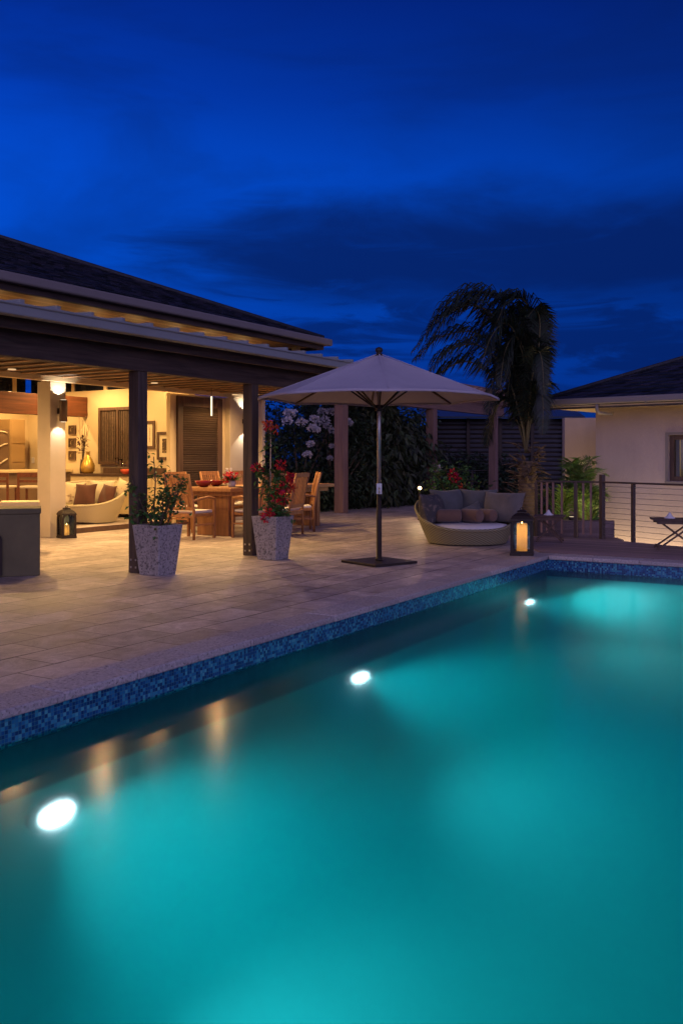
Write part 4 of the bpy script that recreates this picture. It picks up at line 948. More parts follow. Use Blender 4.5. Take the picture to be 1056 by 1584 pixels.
dirv = Vector((B[0]-A[0], B[1]-A[1])).normalized(); E = (A[0] + dirv.x*5.6, A[1] + dirv.y*5.6)
C3 = (A[0] + dirv.x*1.95, A[1] + dirv.y*1.95)
railing('cable_railing', 'bronze cable railing along the deck edge before the tan house', [A, E], .97, 10, [(A, .075, 1.10), (B, .055, .955), (C3, .055, .955), ((A[0]+dirv.x*3.2, A[1]+dirv.y*3.2), .055, .955), ((A[0]+dirv.x*4.4, A[1]+dirv.y*4.4), .055, .955)])
Lp = G(829, 829.5); K = (A[0] - .06, A[1])
pk = [W(q, 15.9) for q in (829, 839, 848, 857, 872)]
mid = [Lp[0] + (K[0]-Lp[0])*.64, Lp[1] + (K[1]-Lp[1])*.64]
railing('timber_railing', 'weathered railing with upright pickets between the palm and the dark corner post', [Lp, K], .97, 0, [(Lp, .05, .955), (mid, .055, .955)], 'picket railings', [(Lp[0] + (K[0]-Lp[0])*u, Lp[1] + (K[1]-Lp[1])*u) for u in (.09, .18, .28, .42, .76, .88)])
r3 = [(-12.92, 22.4), (-12.92, 33.5)]
railing('cable_railing', 'distant low railing behind the pergola posts', r3, .92, 7, [((-12.92, 22.4 + 1.6*i), .05, .905) for i in range(7)], postmat='bronze')
# little lamp near the daybed
p = W(649, 20.5); t = thing('garden_lamp', 'small bright bollard lamp behind the left end of the daybed', 'lamp', (p[0], p[1], 0))
zl = Z(755, 20.5); M().lathe([(.06, 0), (.03, .03), (.03, zl-.08), (.05, zl-.06)], 12).build('lamp_post', MT['blackmetal'], t); M().sphere((0, 0, zl), .04, 14, 10).build('lamp_globe', emat('garden_lamp_glow', (1, .66, .30), 10.), t); M().lathe([(.08, zl+.055), (0, zl+.09)], 12).build('lamp_cap', MT['blackmetal'], t)
lamp('POINT', 'garden_lamp_light', (p[0]+.0, p[1], zl + .0), 45, (1, .66, .32), .06)

# ------------------------------------------------------------------ pergola on the far terrace
pg = thing('pergola', 'weathered timber pergola on three posts on the far terrace', 'pergola', (-12.0, 25, 0))
for y in (19.8, 25.1, 30.1): M().box(-.13, .13, y-25-.13, y-25+.13, 0, 2.88).build('post', MT['pergpost'], pg, bevel=.01)
m = M(); m.box(-.09, .09, -6.2, 5.9, 2.881, 3.22); m.build('beam', MT['pergwood'], pg, bevel=.01)
m = M(); y = -6.0
while y < 6.2: m.box(-3.0, .45, y - .035, y + .035, 3.222, 3.70); y += .45
m.build('rafters', MT['pergwood'], pg)
m = M(); x = -2.9
while x < .45: m.box(x-.02, x+.02, -6.3, 6.6, 3.702, 3.76); x += .4
m.build('battens', MT['pergwood'], pg)

# ------------------------------------------------------------------ dark slatted pavilion
a = W(672, 38); yaw = TH
pv = thing('slatted_pavilion', 'dark pavilion with horizontal louvre slats beyond the terrace', 'pavilion', (a[0], a[1], 0), yaw)
wpv = (880-672)/F*38
M().box(-.1, wpv, .25, 3, -1.2, 3.05).build('wall', MT['blackmetal'], pv)
m = M(); z = .2
while z < 2.95: m.bar((0, .1, z), (wpv, .1, z), .03, .10, (0, -.5, .85)); z += .19
m.build('louvres', MT['slatdark'], pv)
for i in range(5): M().box(i*wpv/4.2, i*wpv/4.2+.14, 0, .22, -1.2, 3.05).build('post', MT['blackmetal'], pv)
m = M(); m.face([(-.6, -.6, 3.06), (wpv+.5, -.6, 3.06), (wpv+.5, 3.4, 4.0), (-.6, 3.4, 4.0)]); m.build('roof', MT['pavroof'], pv, solid=.08)

# ------------------------------------------------------------------ guest house on the right
hc = W(921, 19.0); hy = TH - R(40.9)
gh = thing('guest_house', 'tan rendered guest house with dark hipped roof on the right', 'house', (hc[0], hc[1], 0), hy)
ov = .785; zg = Z(619.5, 18.92); zs_ = zg - .10
wx0, wx1 = 1.30, 2.9    # window along the wall (refined below)
# find local x where px=1032 on the wall
def wall_x(px):
    k = (px - HX)/F; ax, ad = cos(R(-40.9)), sin(R(-40.9)); rx0 = (921-HX)/F*19
    return (k*19 - rx0)/(ax - k*ad)
wx0 = wall_x(1033.5); wx1 = wx0 + 1.5; dwn = 19 + wx0*sin(R(-40.9)); wz1 = Z(673, dwn); wz0 = Z(744, dwn)
m = M(); m.box(0, wx0, 0, .25, -1.25, zs_); m.box(wx1, 9, 0, .25, -1.25, zs_); m.box(wx0, wx1, 0, .25, -1.25, wz0); m.box(wx0, wx1, 0, .25, wz1, zs_); m.box(0, .25, .25, 8, -1.25, zs_)
m.build('wall', MT['house2'], gh)
m = M(); fw = .09
for (x0, x1, z0, z1) in ((wx0, wx0+fw, wz0, wz1), (wx1-fw, wx1, wz0, wz1), (wx0+fw, wx1-fw, wz0, wz0+fw), (wx0+fw, wx1-fw, wz1-fw, wz1), ((wx0+wx1)/2-.04, (wx0+wx1)/2+.04, wz0+fw, wz1-fw)): m.box(x0, x1, .06, .16, z0, z1)
gw = m.build('window', MT['frame'], gh, bevel=.006)
M().box(wx0+fw, wx1-fw, .10, .112, wz0+fw, wz1-fw).build('pane', MT['glass'], gw)
m = M(); x = wx0 + .1
pts = []
while x < wx1 - .1: pts.append((x, .30 + .03*sin(x*55))); x += .012
for q in range(len(pts)-1): m.face([(pts[q][0], pts[q][1], wz0), (pts[q+1][0], pts[q+1][1], wz0), (pts[q+1][0], pts[q+1][1], wz1), (pts[q][0], pts[q][1], wz1)], True)
m.build('curtain', MT['curtain'], gw)
M().box(wx0-.06, wx1+.06, -.05, .06, wz0-.07, wz0-.003).build('sill', MT['gutter'], gw, bevel=.006)
m = M(); m.box(wx0-.06, wx0-.003, -.012, -.001, wz0, wz1+.055); m.box(wx0-.003, wx1+.06, -.012, -.001, wz1+.003, wz1+.055); m.build('reveal_trim', MT['gutter'], gw)
M().box(wx0+.05, wx1+.6, 1.6, 1.7, -.2, 2.4).build('back_panel', MT['cream'], gh)
lamp('POINT', 'room_lamp', (Matrix.Translation(gh.location) @ Matrix.Rotation(hy, 4, 'Z')) @ Vector(((wx0+wx1)/2+.2, .9, 1.75)), 45, WARM, .08)
E0 = Vector((-ov, -ov, zg)); TT = 4.2; AP = Vector((-ov+TT, -ov+TT, zg + .42*TT)); 
shingled_roof([(tuple(E0), (9+ov, -ov, zg), (9+ov-TT, -ov+TT, zg+.42*TT), tuple(AP)), ((-ov, 8, zg), tuple(E0), tuple(AP), (-ov+TT, 8, zg+.42*TT))], 'shingle', gh, 'roof')
m = M(); m.tube([E0 + Vector((0, 0, .03)), AP + Vector((0, 0, .03))], .05, 6); m.build('ridge_cap', MT['shingle'], gh)
m = M(); m.box(-ov-.11, 9, -ov-.11, -ov-.003, zg-.12, zg+.012); m.box(-ov-.11, -ov-.003, -ov-.003, 8, zg-.12, zg+.012); m.build('gutter', MT['gutter'], gh, bevel=.03, seg=3)
for q in range(9): M().box(-ov+.4+q*.9, -ov+.425+q*.9, -ov-.118, -ov+.02, zg-.135, zg-.121).build('gutter_bracket', MT['gutter'], gh)
m = M(); m.box(-ov, 9, -ov, -.001, zs_-.06, zs_-.03); m.box(-ov, -.001, -.001, 8, zs_-.06, zs_-.03); m.build('soffit', MT['cream'], gh)
m = M(); m.box(-ov, 9, -ov+.0, -ov+.03, zs_-.10, zs_-.061); m.build('fascia', MT['darkwood'], gh)
dx = wall_x(928) ; m = M(); m.tube([(.42, -ov-.05, zg-.11), (.42, -ov-.05, zg-.24), (.44, -ov+.01, zg-.29), (.52, -.45, zg-.30), (.54, -.38, zg-.30)], .034, 10); m.build('downspout', MT['gutter'], gh)
# uplights along the wall foot
for q in (.45, 1.5, 2.6):
    v = (Matrix.Translation(gh.location) @ Matrix.Rotation(hy, 4, 'Z')) @ Vector((q, -.38, -.95))
    t = thing('ground_uplight', ('leftmost', 'middle', 'rightmost')[int(q > 1) + int(q > 2)] + ' ground spotlight at the foot of the tan house wall', 'spotlight', (v.x, v.y, -1.2), 0, 'ground spotlights below the tan house')
    M().lathe([(.05, 0), (.07, .18), (.06, .19)], 12).build('lamp_housing', MT['blackmetal'], t); M().lathe([(.06, .192), (0, .196)], 12).build('lens', MT['bulb'], t)
    nv = Matrix.Rotation(hy, 3, 'Z') @ Vector((0, .45, 1))
    lamp('SPOT', 'uplight_lamp', (v.x, v.y, -.98), 75, (1, .72, .40), .05, nv, 150, .6)
# pale garden wall behind the palms, and a raised bed edge
a = W(873, 22.5); t = thing('garden_wall', 'pale flat topped garden wall behind the small palms', 'garden wall', (a[0], a[1], -1.2), TH)
M().box(0, 1.6, 0, .25, 0, 1.2 + Z(646, 22.5)).build('wall_body', MT['house2'], t, bevel=.01)
a = W(828, 17.0); t = thing('planting_bed', 'raised timber edged planting bed behind the picket railing', 'planting bed', (a[0], a[1], -1.2), TH - R(4))
M().box(0, 1.45, 0, .12, 0, 1.2 + Z(805, 17)).build('bed_edge', MT['deckwood'], t, bevel=.01); M().box(0, 1.45, .121, 2.2, 0, 1.2 + Z(808, 17)).build('soil', MT['ground'], t)
M().box(-.2, 1.5, -.5, -.003, 0, 1.12).build('step', MT['deckwood'], t, bevel=.01)
v = W(893, 20.4); 
t = thing('ground_uplight', 'ground spotlight hidden among the small palm fronds', 'spotlight', (v[0], v[1], .2), 0)
M().lathe([(.05, 0), (.06, .10), (.05, .11)], 12).build('lamp_housing', MT['blackmetal'], t); M().lathe([(.05, .112), (0, .115)], 12).build('lens', MT['bulb'], t)
v2 = W(884, 17.25)
t = thing('ground_uplight', 'ground spotlight at the front edge of the planting bed', 'spotlight', (v2[0], v2[1], .17), 0)
M().lathe([(.05, 0), (.06, .10), (.05, .11)], 12).build('lamp_housing', MT['blackmetal'], t); M().lathe([(.05, .112), (0, .115)], 12).build('lens', MT['bulb'], t)
lamp('SPOT', 'uplight_lamp', (v2[0], v2[1], .31), 26, (1, .70, .32), .05, (-.25, .8, .7), 150, .6)
lamp('SPOT', 'uplight_lamp', (v[0], v[1], .34), 75, (1, .66, .30), .05, (-.05, .2, 1), 170, .5)

# ------------------------------------------------------------------ vegetation
def frond(mr, ml, pts, r0, nl, L, droop, rnd, wl=.045, fan=None):
    """pinnate frond: rachis through pts, leaflets in pairs"""
    pts = [Vector(p) for p in pts]
    # Catmull-Rom resample
    P = [pts[0]*2 - pts[1]] + pts + [pts[-1]*2 - pts[-2]]; out = []
    N_ = 8
    for i in range(1, len(P)-2):
        for q in range(N_):
            u = q/N_; a, b, c, d = P[i-1], P[i], P[i+1], P[i+2]
            out.append(.5*((2*b) + (c-a)*u + (2*a-5*b+4*c-d)*u*u + (3*b-a-3*c+d)*u*u*u))
    out.append(pts[-1])
    mr.tube(out, [r0*(1 - .85*i/len(out)) for i in range(len(out))], 5)
    n = len(out)
    for i in range(nl):
        u = .16 + .84*i/nl; f = u*(n-1); a = int(min(f, n-1.001)); p = out[a].lerp(out[a+1], f-a); t = (out[min(a+1, n-1)] - out[max(a-1, 0)]).normalized()
        side = t.cross(Vector((0, 0, 1)))
        if side.length < .1: side = Vector((1, 0, 0))
        side.normalize(); up = side.cross(t)
        ll = L*(sin(pi*min(1, u*.95 + .04))**.6)*rnd.uniform(.85, 1.1)
        for s in (-1, 1):
            d = (side*s*.8 + t*.75 + up*rnd.uniform(-.1, .25)).normalized()
            # leaflet bends down: two segments
            q1 = p + d*ll*.5; d2 = (d + Vector((0, 0, -droop*rnd.uniform(.7, 1.3)))).normalized(); q2 = q1 + d2*ll*.5
            x = d.cross(up).normalized()
            w = wl*rnd.uniform(.8, 1.2); k = len(ml.v)
            x = t*.9
            ml.v += [tuple(p - x*w*.3), tuple(p + x*w*.3), tuple(q1 + x*w*.5), tuple(q1 - x*w*.5), tuple(q2)]
            ml.f += [(k, k+1, k+2, k+3), (k+3, k+2, k+4)]; ml.sm += [False, False]
rnd = random.Random(12)
PD = 18.2
pp = W(815, PD); palm = thing('palm_tree', 'windblown coconut palm with fronds swept left against the sky', 'palm tree', (pp[0], pp[1], -1.2), TH)
def pl(px, py, dd=0.): return ((px-815)/F*(PD+dd), dd, Z(py, PD+dd) + 1.2)
m = M(); zb = pl(815, 690)[2]
prof = []
k = 0; z = 0
while z < zb - .35:
    r = .13 + .05*(z/zb) ; prof += [(r, z), (r+.03, z+.05), (r-.005, z+.06)]; z += .075
m.lathe(prof, 16); m.build('trunk', MT['bark'], palm)
m = M()
for i in range(90):   # old leaf bases and fibre round the head
    a = rnd.uniform(0, 6.28); z = rnd.uniform(zb - 1.05, zb + .05); r = .12 + .10*(zb + .1 - z)/1.1
    d = Vector((cos(a), sin(a), rnd.uniform(-.3, 1.1)))
    m.leaf((r*cos(a), r*sin(a), z), d, (0, 0, 1), rnd.uniform(.14, .34), .07)
m.build('leaf_bases', MT['bark'], palm, solid=.012)
mr, ml = M(), M()
FR = [([(815, 700), (806, 640), (785, 560), (742, 515), (690, 520), (648, 556)], .5), ([(815, 700), (812, 620), (790, 530), (748, 478), (700, 478), (664, 520)], -.3),
      ([(815, 700), (818, 600), (806, 500), (775, 462), (735, 462), (700, 500)], .6), ([(815, 700), (822, 600), (826, 510), (806, 465), (778, 468), (757, 505)], -.5),
      ([(815, 700), (826, 620), (836, 540), (828, 490), (806, 478), (783, 520)], .3), ([(815, 700), (828, 640), (842, 570), (846, 520), (838, 505), (824, 530)], 0.),
      ([(815, 700), (800, 650), (770, 590), (730, 560), (690, 572), (664, 606)], .2), ([(815, 700), (818, 630), (810, 560), (790, 520), (770, 545), (760, 600)], -.8),
      ([(815, 700), (824, 640), (830, 580), (822, 540), (806, 560), (796, 620)], .9), ([(815, 700), (828, 650), (843, 600), (850, 560), (849, 580), (845, 625)], .4),
      ([(815, 700), (820, 610), (822, 530), (800, 488), (770, 500), (750, 550)], .1), ([(815, 700), (805, 640), (795, 580), (775, 560), (757, 590), (748, 640)], -.4),
      ([(815, 700), (824, 650), (838, 610), (846, 600), (850, 625), (846, 672)], -.5), ([(815, 700), (808, 660), (796, 625), (780, 620), (766, 650), (760, 690)], .5),
      ([(815, 700), (816, 640), (822, 580), (832, 545), (838, 560), (838, 610)], -.9), ([(815, 700), (812, 600), (800, 540), (776, 500), (748, 520), (728, 570)], -.9),
      ([(815, 700), (822, 600), (830, 540), (834, 500), (824, 490), (812, 520)], -.2), ([(815, 700), (818, 620), (815, 545), (798, 505), (780, 520), (774, 580)], .5)]
FR += [([(815, 700), (806, 620), (780, 520), (735, 470), (685, 490), (640, 545)], .2), ([(815, 700), (815, 600), (798, 490), (755, 452), (705, 462), (668, 505)], .4), ([(815, 700), (804, 650), (778, 575), (738, 535), (690, 540), (655, 575)], -.5),
       ([(815, 700), (824, 600), (834, 520), (822, 470), (790, 455), (760, 470)], .2), ([(815, 700), (828, 610), (842, 540), (842, 495), (826, 478), (806, 490)], -.6), ([(815, 700), (828, 630), (848, 570), (856, 540), (852, 545), (850, 590)], .1),
       ([(815, 700), (818, 610), (812, 530), (786, 488), (756, 500), (738, 560)], .8), ([(815, 700), (822, 620), (826, 560), (812, 525), (790, 545), (780, 610)], -.3), ([(815, 700), (820, 640), (828, 590), (828, 570), (818, 590), (814, 640)], .6), ([(815, 700), (814, 620), (808, 560), (796, 535), (784, 560), (780, 620)], 1.)]
for pts, dd in FR:
    nn = len(pts)
    mxp = max(a for a, b in pts); mnp = min(a for a, b in pts)
    sh = lambda a: a - max(0., a - 812)*.45
    frond(mr, ml, [pl(sh(a), b, dd*i/(nn-1)) for i, (a, b) in enumerate(pts)], .026, 84, .52 + .40*max(0, min(1, (790 - mnp)/120)), 1.1, rnd, .036)
mr.build('frond_stems', MT['rachis'], palm); ml.build('fronds', MT['palmleaf'], palm)
# small areca palms
def areca(label, px, d, zb, hgt, nf, spread, seed, lean=0.):
    rnd = random.Random(seed); p = W(px, d); t = thing('areca_palm', label, 'palm', (p[0], p[1], zb), TH, 'small areca palms by the guest house')
    mr, ml = M(), M()
    for i in range(nf):
        a = rnd.uniform(0, 6.28); s = rnd.uniform(.4, 1)*spread; hh = hgt*rnd.uniform(.7, 1); c_, s_ = cos(a)*s + lean, sin(a)*s
        frond(mr, ml, [(0, 0, 0), (c_*.25, s_*.25, hh*.6), (c_*.65, s_*.65, hh*.95), (c_*1.1, s_*1.1, hh*.92)], .014, 26, .34, .35, rnd, .032)
    mr.build('frond_stems', MT['rachis'], t); ml.build('fronds', MT['leafa'], t)
areca('bright uplit areca palm against the pale garden wall', 896, 18.4, -.1, 1.5, 15, .62, 5, .05)
areca('smaller areca palm at the left end of the planting bed', 866, 18.2, -.1, 1.05, 11, .4, 6)
areca('leafy areca palm low behind the picket railing posts', 912, 17.7, -.1, .95, 12, .35, 8)
def shrub(name, label, loc, rx, ry, h, n, L, mt, seed, group=None, flowers=0, droop=.3, clumps=26, cat='shrub', base=.05, zrot=TH):
    rnd = random.Random(seed); t = thing(name, label, cat, loc, zrot, group)
    ms = M(); ml = M(); cl = []
    for i in range(clumps):
        a = rnd.uniform(0, 6.28); u = rnd.random()**.5; z = rnd.uniform(base, 1.); e = sqrt(max(.05, 1 - (2*z - 1.0)**2*.75))
        c = Vector((cos(a)*u*rx*e, sin(a)*u*ry*e, z*h)); cl.append((c, rnd.uniform(.18, .34)*min(1.2, max(.6, rx))))
        ms.tube([(0, 0, 0), (c.x*.35, c.y*.35, c.z*.5), c], [.05, .03, .012], 5)
    for i in range(n):
        c, r = cl[int(rnd.random()*len(cl))]; d = Vector((rnd.gauss(0, 1), rnd.gauss(0, 1), rnd.gauss(0, 1))).normalized(); p = c + d*r*1.9*rnd.random()**.55
        if p.z < .02: continue
        ml.leaf(p, (d.x + rnd.gauss(0, .5), d.y + rnd.gauss(0, .5), d.z*.5 - droop + rnd.gauss(0, .4)), (rnd.gauss(0, .6), rnd.gauss(0, .6), 1), L*rnd.uniform(.6, 1.3), L*.42*rnd.uniform(.8, 1.2))
    ms.build('stems', MT['twig'], t); ml.build('foliage', MT[mt], t)
    return t
def flowers_on(t, pts, mt='whiteflower', r=.14):
    rnd = random.Random(31); Mi = (Matrix.Translation(t.location) @ Matrix.Rotation(t.rotation_euler.z, 4, 'Z')).inverted()
    for (px, py, d, s) in pts:
        x, y = W(px, d); c = Mi @ Vector((x, y, Z(py, d))); m = M()
        for i in range(90):
            dv = Vector((rnd.gauss(0, 1), rnd.gauss(0, 1), rnd.gauss(0, 1))).normalized(); dv.z = abs(dv.z)*.8 if rnd.random() < .7 else dv.z*.6
            m.leaf(c + dv*r*s*rnd.uniform(.55, 1), dv + Vector((rnd.gauss(0, .7), rnd.gauss(0, .7), rnd.gauss(0, .5))), (rnd.random(), rnd.random(), rnd.random()), .06, .055)
        m.build('flower_cluster', MT[mt], t)
gs = 'dark garden shrubs behind the terrace'
def at(px, d, z=-.3): p = W(px, d); return (p[0], p[1], z)
s1 = shrub('shrub', 'dark shrub with white flower heads left of the pergola post', at(462, 24.3), 1.35, .9, 3.1, 3600, .17, 'leafd', 41, gs)
flowers_on(s1, [(447, 640, 23.1, 1.05), (453, 639, 23.3, .8), (444, 652, 23.1, 1.0), (467, 654, 23.1, 1.05), (486, 648, 23.3, .8), (483, 663, 23.2, .9), (489, 665, 23.2, .7), (480, 687, 23.2, .7), (475, 704, 23.2, .8)])
s2 = shrub('shrub', 'dark shrub with clustered white flowers around the leftmost pergola post', at(512, 25.0), 1.2, .9, 3.2, 3200, .17, 'leafd', 42, gs)
flowers_on(s2, [(499, 638, 23.9, 1.0), (512, 637, 23.9, .8), (501, 652, 23.9, 1.2), (493, 655, 23.9, .6), (506, 659, 23.9, .7), (536, 653, 23.9, .9), (514, 667, 23.9, .6), (513, 690, 23.9, .4), (510, 709, 23.9, .4), (540, 656, 23.9, .6)])
shrub('shrub', 'tall dark bush between the patio end column and the flowering shrubs', at(415, 25.5), 1.2, .9, 3.3, 2800, .18, 'leafd', 43, gs)
shrub('shrub', 'dark drooping bush right of the white flowering shrubs', at(562, 26.0), 1.2, .9, 3.3, 3000, .30, 'leaff', 44, gs, droop=1.1)
shrub('shrub', 'dark drooping bush behind the parasol pole', at(606, 27.5), 1.15, .9, 3.0, 3000, .30, 'leaff', 45, gs, droop=1.1)
shrub('shrub', 'dark bush beside the middle pergola post', at(645, 30.0), 1.0, .9, 2.4, 2600, .22, 'leafd', 46, gs)
shrub('shrub', 'low dark shrub in front of the slatted pavilion', at(715, 35.), 1.6, .8, 1.7, 2400, .20, 'leafd', 47, gs)
shrub('shrub', 'dark shrub in front of the right end of the pavilion', at(790, 34.5), 1.6, .8, 1.5, 2200, .20, 'leafd', 48, gs)
shrub('shrub', 'rounded dark shrub under the palm tree', at(828, 19.0, -1.2), .5, .45, 1.55, 1600, .14, 'leafv', 49, gs)
shrub('shrub', 'dark shrub left of the palm trunk behind the round daybed', at(772, 20.5, -.8), .8, .6, 1.5, 1900, .16, 'leafd', 50, gs)
for i, (px, d, h, rx) in enumerate(((505, 33, 5.45, 1.6), (545, 36, 5.8, 1.9), (590, 38, 5.7, 2.0))):
    t = shrub('broadleaf_tree', ('dark tree crown just visible above the patio roof end', 'dark tree crown peeking between the roof and the parasol top', 'dark tree crown directly behind the parasol top')[i], at(px, d, -1.2), rx, 1.6, h, 3400, .26, 'leafd', 60+i, 'trees beyond the garden', cat='tree', base=.35)
shrub('shrub', 'long dark bank of shrubs far behind the pavilion', at(760, 46, -1.2), 7, 1.5, 3.2, 5200, .4, 'leafd', 71, clumps=70)

# ------------------------------------------------------------------ pool lights (placed where the refracted ray meets the wall)
LABP = ('nearest and largest glowing underwater pool lamp', 'middle glowing underwater pool lamp', 'farthest underwater pool lamp near the pool corner')
for i, (px, py) in enumerate(((83, 1257), (553, 1047), (816, 931), None or (-330, 1560))):
    q = refr(px, py) if i < 3 else Vector((PX0, 0.2, -1.0))
    t = thing('pool_lamp', LABP[i] if i < 3 else 'underwater pool lamp just outside the left edge of the frame', 'pool lamp', (PX0, q.y, q.z), 0, 'underwater lamps in the pool wall')
    m = M(); m.lathe([(.185, 0), (.185, .012), (.15, .03), (.12, .034), (.115, .028)], 36); o = m.build('lamp_ring', MT['whitefab'], t); o.rotation_mode = 'ZYX'; o.rotation_euler = (0, R(90), R(-20)); o.scale = ((.84, 1.14, 1), (.66, 1.3, 1), (.66, 1.25, 1), (.84, 1.14, 1))[i]
    m = M(); m.lathe([(.115, .02), (.115, .03), (.06, .042), (0, .045)], 32); o = m.build('lens', MT['poollens'], t); o.rotation_mode = 'ZYX'; o.rotation_euler = (0, R(90), R(-20)); o.scale = ((.84, 1.14, 1), (.66, 1.3, 1), (.66, 1.25, 1), (.84, 1.14, 1))[i]
    lamp('SPOT', 'pool_light', (PX0 + .10, q.y, q.z), POOLW*(1.3, 1.0, .9, 2.2)[i], (.85, .97, 1.), .06, (1, .22, -.17), 126, 1.)
    print('pool lamp', i, tuple(round(v, 2) for v in q))

# ------------------------------------------------------------------ world: dusk sky
w = bpy.data.worlds.new('World'); SC.world = w; w.use_nodes = True; nt = w.node_tree; nt.nodes.clear()
def wn(t, **kw):
    q = nt.nodes.new(t)
    for a, b in kw.items(): setattr(q, a, b)
    return q
L_ = nt.links.new
def math_(op, a, b=None, c=None, clamp=False):
    q = wn('ShaderNodeMath', operation=op); q.use_clamp = clamp
    for i, v in enumerate((a, b, c)):
        if v is None: continue
        if isinstance(v, (int, float)): q.inputs[i].default_value = v
        else: L_(v, q.inputs[i])
    return q.outputs[0]
def mixc(f, a, b):
    q = wn('ShaderNodeMix', data_type='RGBA')
    for s, v in (('Factor', f), ('A', a), ('B', b)):
        if isinstance(v, (int, float)): q.inputs[s].default_value = v
        elif isinstance(v, tuple): setc(q.inputs[s], v)
        else: L_(v, q.inputs[s])
    return q.outputs['Result']
tc = wn('ShaderNodeTexCoord'); mp = wn('ShaderNodeMapping'); mp.vector_type = 'VECTOR'; mp.inputs['Rotation'].default_value = (0, 0, -TH)
L_(tc.outputs['Generated'], mp.inputs['Vector'])          # after this: +y ahead of the camera, +x to its right
sp = wn('ShaderNodeSeparateXYZ'); L_(mp.outputs[0], sp.inputs[0])
X_, Y_, Z_ = sp.outputs
elev = math_('MULTIPLY', math_('ARCSINE', Z_), 180/pi)
azi = math_('MULTIPLY', math_('ARCTAN2', X_, Y_), 180/pi)
rp = wn('ShaderNodeValToRGB'); L_(math_('DIVIDE', elev, 90., clamp=True), rp.inputs[0])
SKY = [(0., (.002, .030, .20)), (.05, (.001, .032, .27)), (.13, (.0, .044, .36)), (.19, (.0, .046, .40)), (.24, (.0, .026, .27)), (.31, (.0, .012, .155)), (.5, (.001, .006, .07)), (1., (.001, .004, .05))]
for i, (p_, c_) in enumerate(SKY):
    e = rp.color_ramp.elements[i] if i < 2 else rp.color_ramp.elements.new(p_); e.position = p_; setc_(e, c_)
left = wn('ShaderNodeMapRange'); L_(azi, left.inputs['Value']); left.inputs['From Min'].default_value = -20; left.inputs['From Max'].default_value = 22; left.inputs['To Min'].default_value = 1.6; left.inputs['To Max'].default_value = .85
hs = wn('ShaderNodeHueSaturation'); L_(rp.outputs[0], hs.inputs['Color']); L_(left.outputs[0], hs.inputs['Value'])
def noise(sx, sy, sz, scale, det=5, ro=.55, dist=.4, off=0.):
    m_ = wn('ShaderNodeMapping'); m_.inputs['Scale'].default_value = (sx, sy, sz); m_.inputs['Location'].default_value = (off, off*.7, off*1.3); L_(mp.outputs[0], m_.inputs['Vector'])
    n_ = wn('ShaderNodeTexNoise'); n_.inputs['Scale'].default_value = scale; n_.inputs['Detail'].default_value = det; n_.inputs['Roughness'].default_value = ro; n_.inputs['Distortion'].default_value = dist
    L_(m_.outputs[0], n_.inputs['Vector']); return n_.outputs['Fac']
def mrange(v, a, b, c=0., d=1., smooth=True):
    q = wn('ShaderNodeMapRange'); q.interpolation_type = 'SMOOTHSTEP' if smooth else 'LINEAR'; L_(v, q.inputs['Value'])
    for s_, vv in zip(('From Min', 'From Max', 'To Min', 'To Max'), (a, b, c, d)): q.inputs[s_].default_value = vv
    return q.outputs[0]
n_big = noise(1, 1, 3.2, 3.2, 6, .55, .5, 1.7); n_wisp = noise(1, 1, 6, 5.5, 7, .6, .8, 4.2)
e2 = math_('ADD', elev, math_('MULTIPLY', math_('SUBTRACT', n_big, .5), 9.)) # ragged band edges
band = math_('MULTIPLY', mrange(e2, 17.2, 13.2), mrange(e2, 7., 11.5))
band = math_('MULTIPLY', band, mrange(math_('ADD', azi, math_('MULTIPLY', math_('SUBTRACT', n_wisp, .5), 26.)), -19, -1))
band = math_('MULTIPLY', band, mrange(n_wisp, .22, .5, .72, 1.))
low = math_('MULTIPLY', mrange(n_wisp, .42, .60), mrange(elev, 13., 9.))
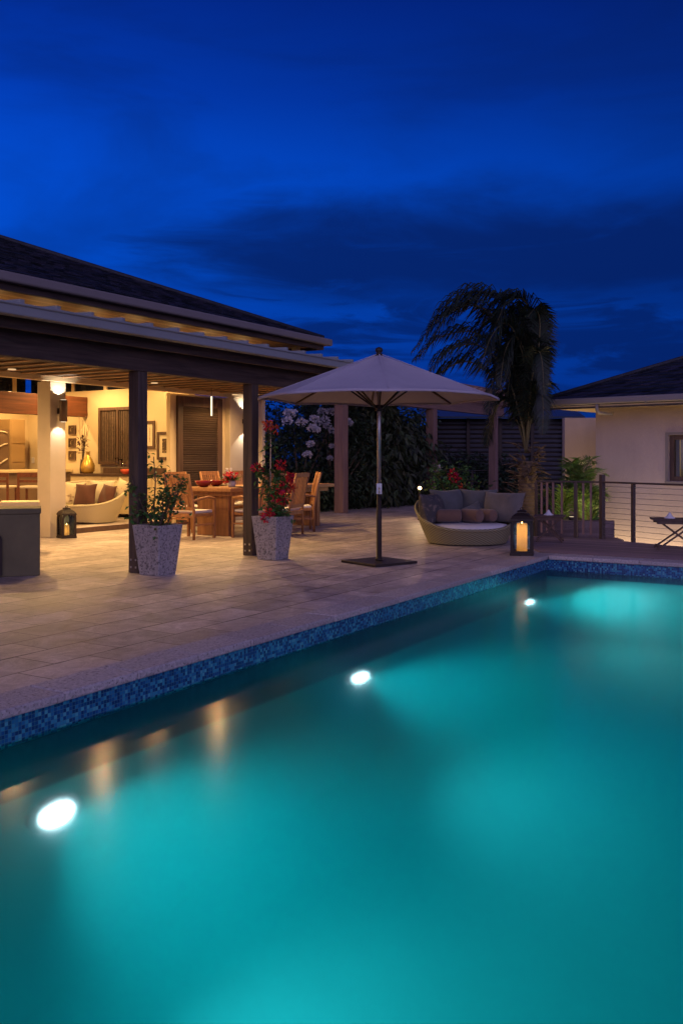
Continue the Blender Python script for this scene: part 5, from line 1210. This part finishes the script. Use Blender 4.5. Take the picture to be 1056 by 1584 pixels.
cl = math_('MAXIMUM', math_('MULTIPLY', band, .85), math_('MULTIPLY', low, .75))
high = math_('MULTIPLY', mrange(n_big, .40, .68), .35)
cl = math_('MAXIMUM', cl, high)
sky = mixc(cl, hs.outputs[0], (.0012, .012, .105))
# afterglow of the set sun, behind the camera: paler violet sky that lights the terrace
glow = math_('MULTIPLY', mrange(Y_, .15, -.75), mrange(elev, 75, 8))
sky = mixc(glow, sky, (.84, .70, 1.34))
up = mrange(elev, -3, 1)
sky = mixc(up, (.010, .009, .012), sky)
nis = wn('ShaderNodeTexSky'); nis.sky_type = 'NISHITA'; nis.sun_disc = False; nis.sun_elevation = R(-4); nis.sun_rotation = R(180) - TH
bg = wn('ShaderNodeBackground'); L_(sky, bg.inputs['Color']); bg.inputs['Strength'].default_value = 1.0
bg2 = wn('ShaderNodeBackground'); L_(nis.outputs[0], bg2.inputs['Color']); bg2.inputs['Strength'].default_value = .05
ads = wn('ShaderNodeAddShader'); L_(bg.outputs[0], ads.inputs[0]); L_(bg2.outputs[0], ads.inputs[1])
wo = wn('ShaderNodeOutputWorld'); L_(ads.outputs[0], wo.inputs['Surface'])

# ------------------------------------------------------------------ camera, render
cd = bpy.data.cameras.new('camera'); cam = bpy.data.objects.new('camera', cd); COL.objects.link(cam); SC.camera = cam
cam.location = (0, 0, H); cam.rotation_euler = (R(90), 0, TH)
cd.sensor_fit = 'HORIZONTAL'; cd.sensor_width = 36; cd.lens = 36*F/1056.; cd.shift_x = 0; cd.shift_y = -(792 - HY)/1056.
cd.clip_start = .05; cd.clip_end = 2000
SC.view_settings.view_transform = 'Standard'; SC.view_settings.look = 'None'; SC.view_settings.exposure = EXPO; SC.view_settings.gamma = 1
cy = SC.cycles; cy.use_denoising = True; cy.max_bounces = 10; cy.diffuse_bounces = 3; cy.glossy_bounces = 4; cy.transmission_bounces = 8; cy.transparent_max_bounces = 12; cy.volume_bounces = 2
cy.caustics_reflective = False; cy.caustics_refractive = False; cy.sample_clamp_indirect = 3.; cy.sample_clamp_direct = 0
cy.use_light_tree = True
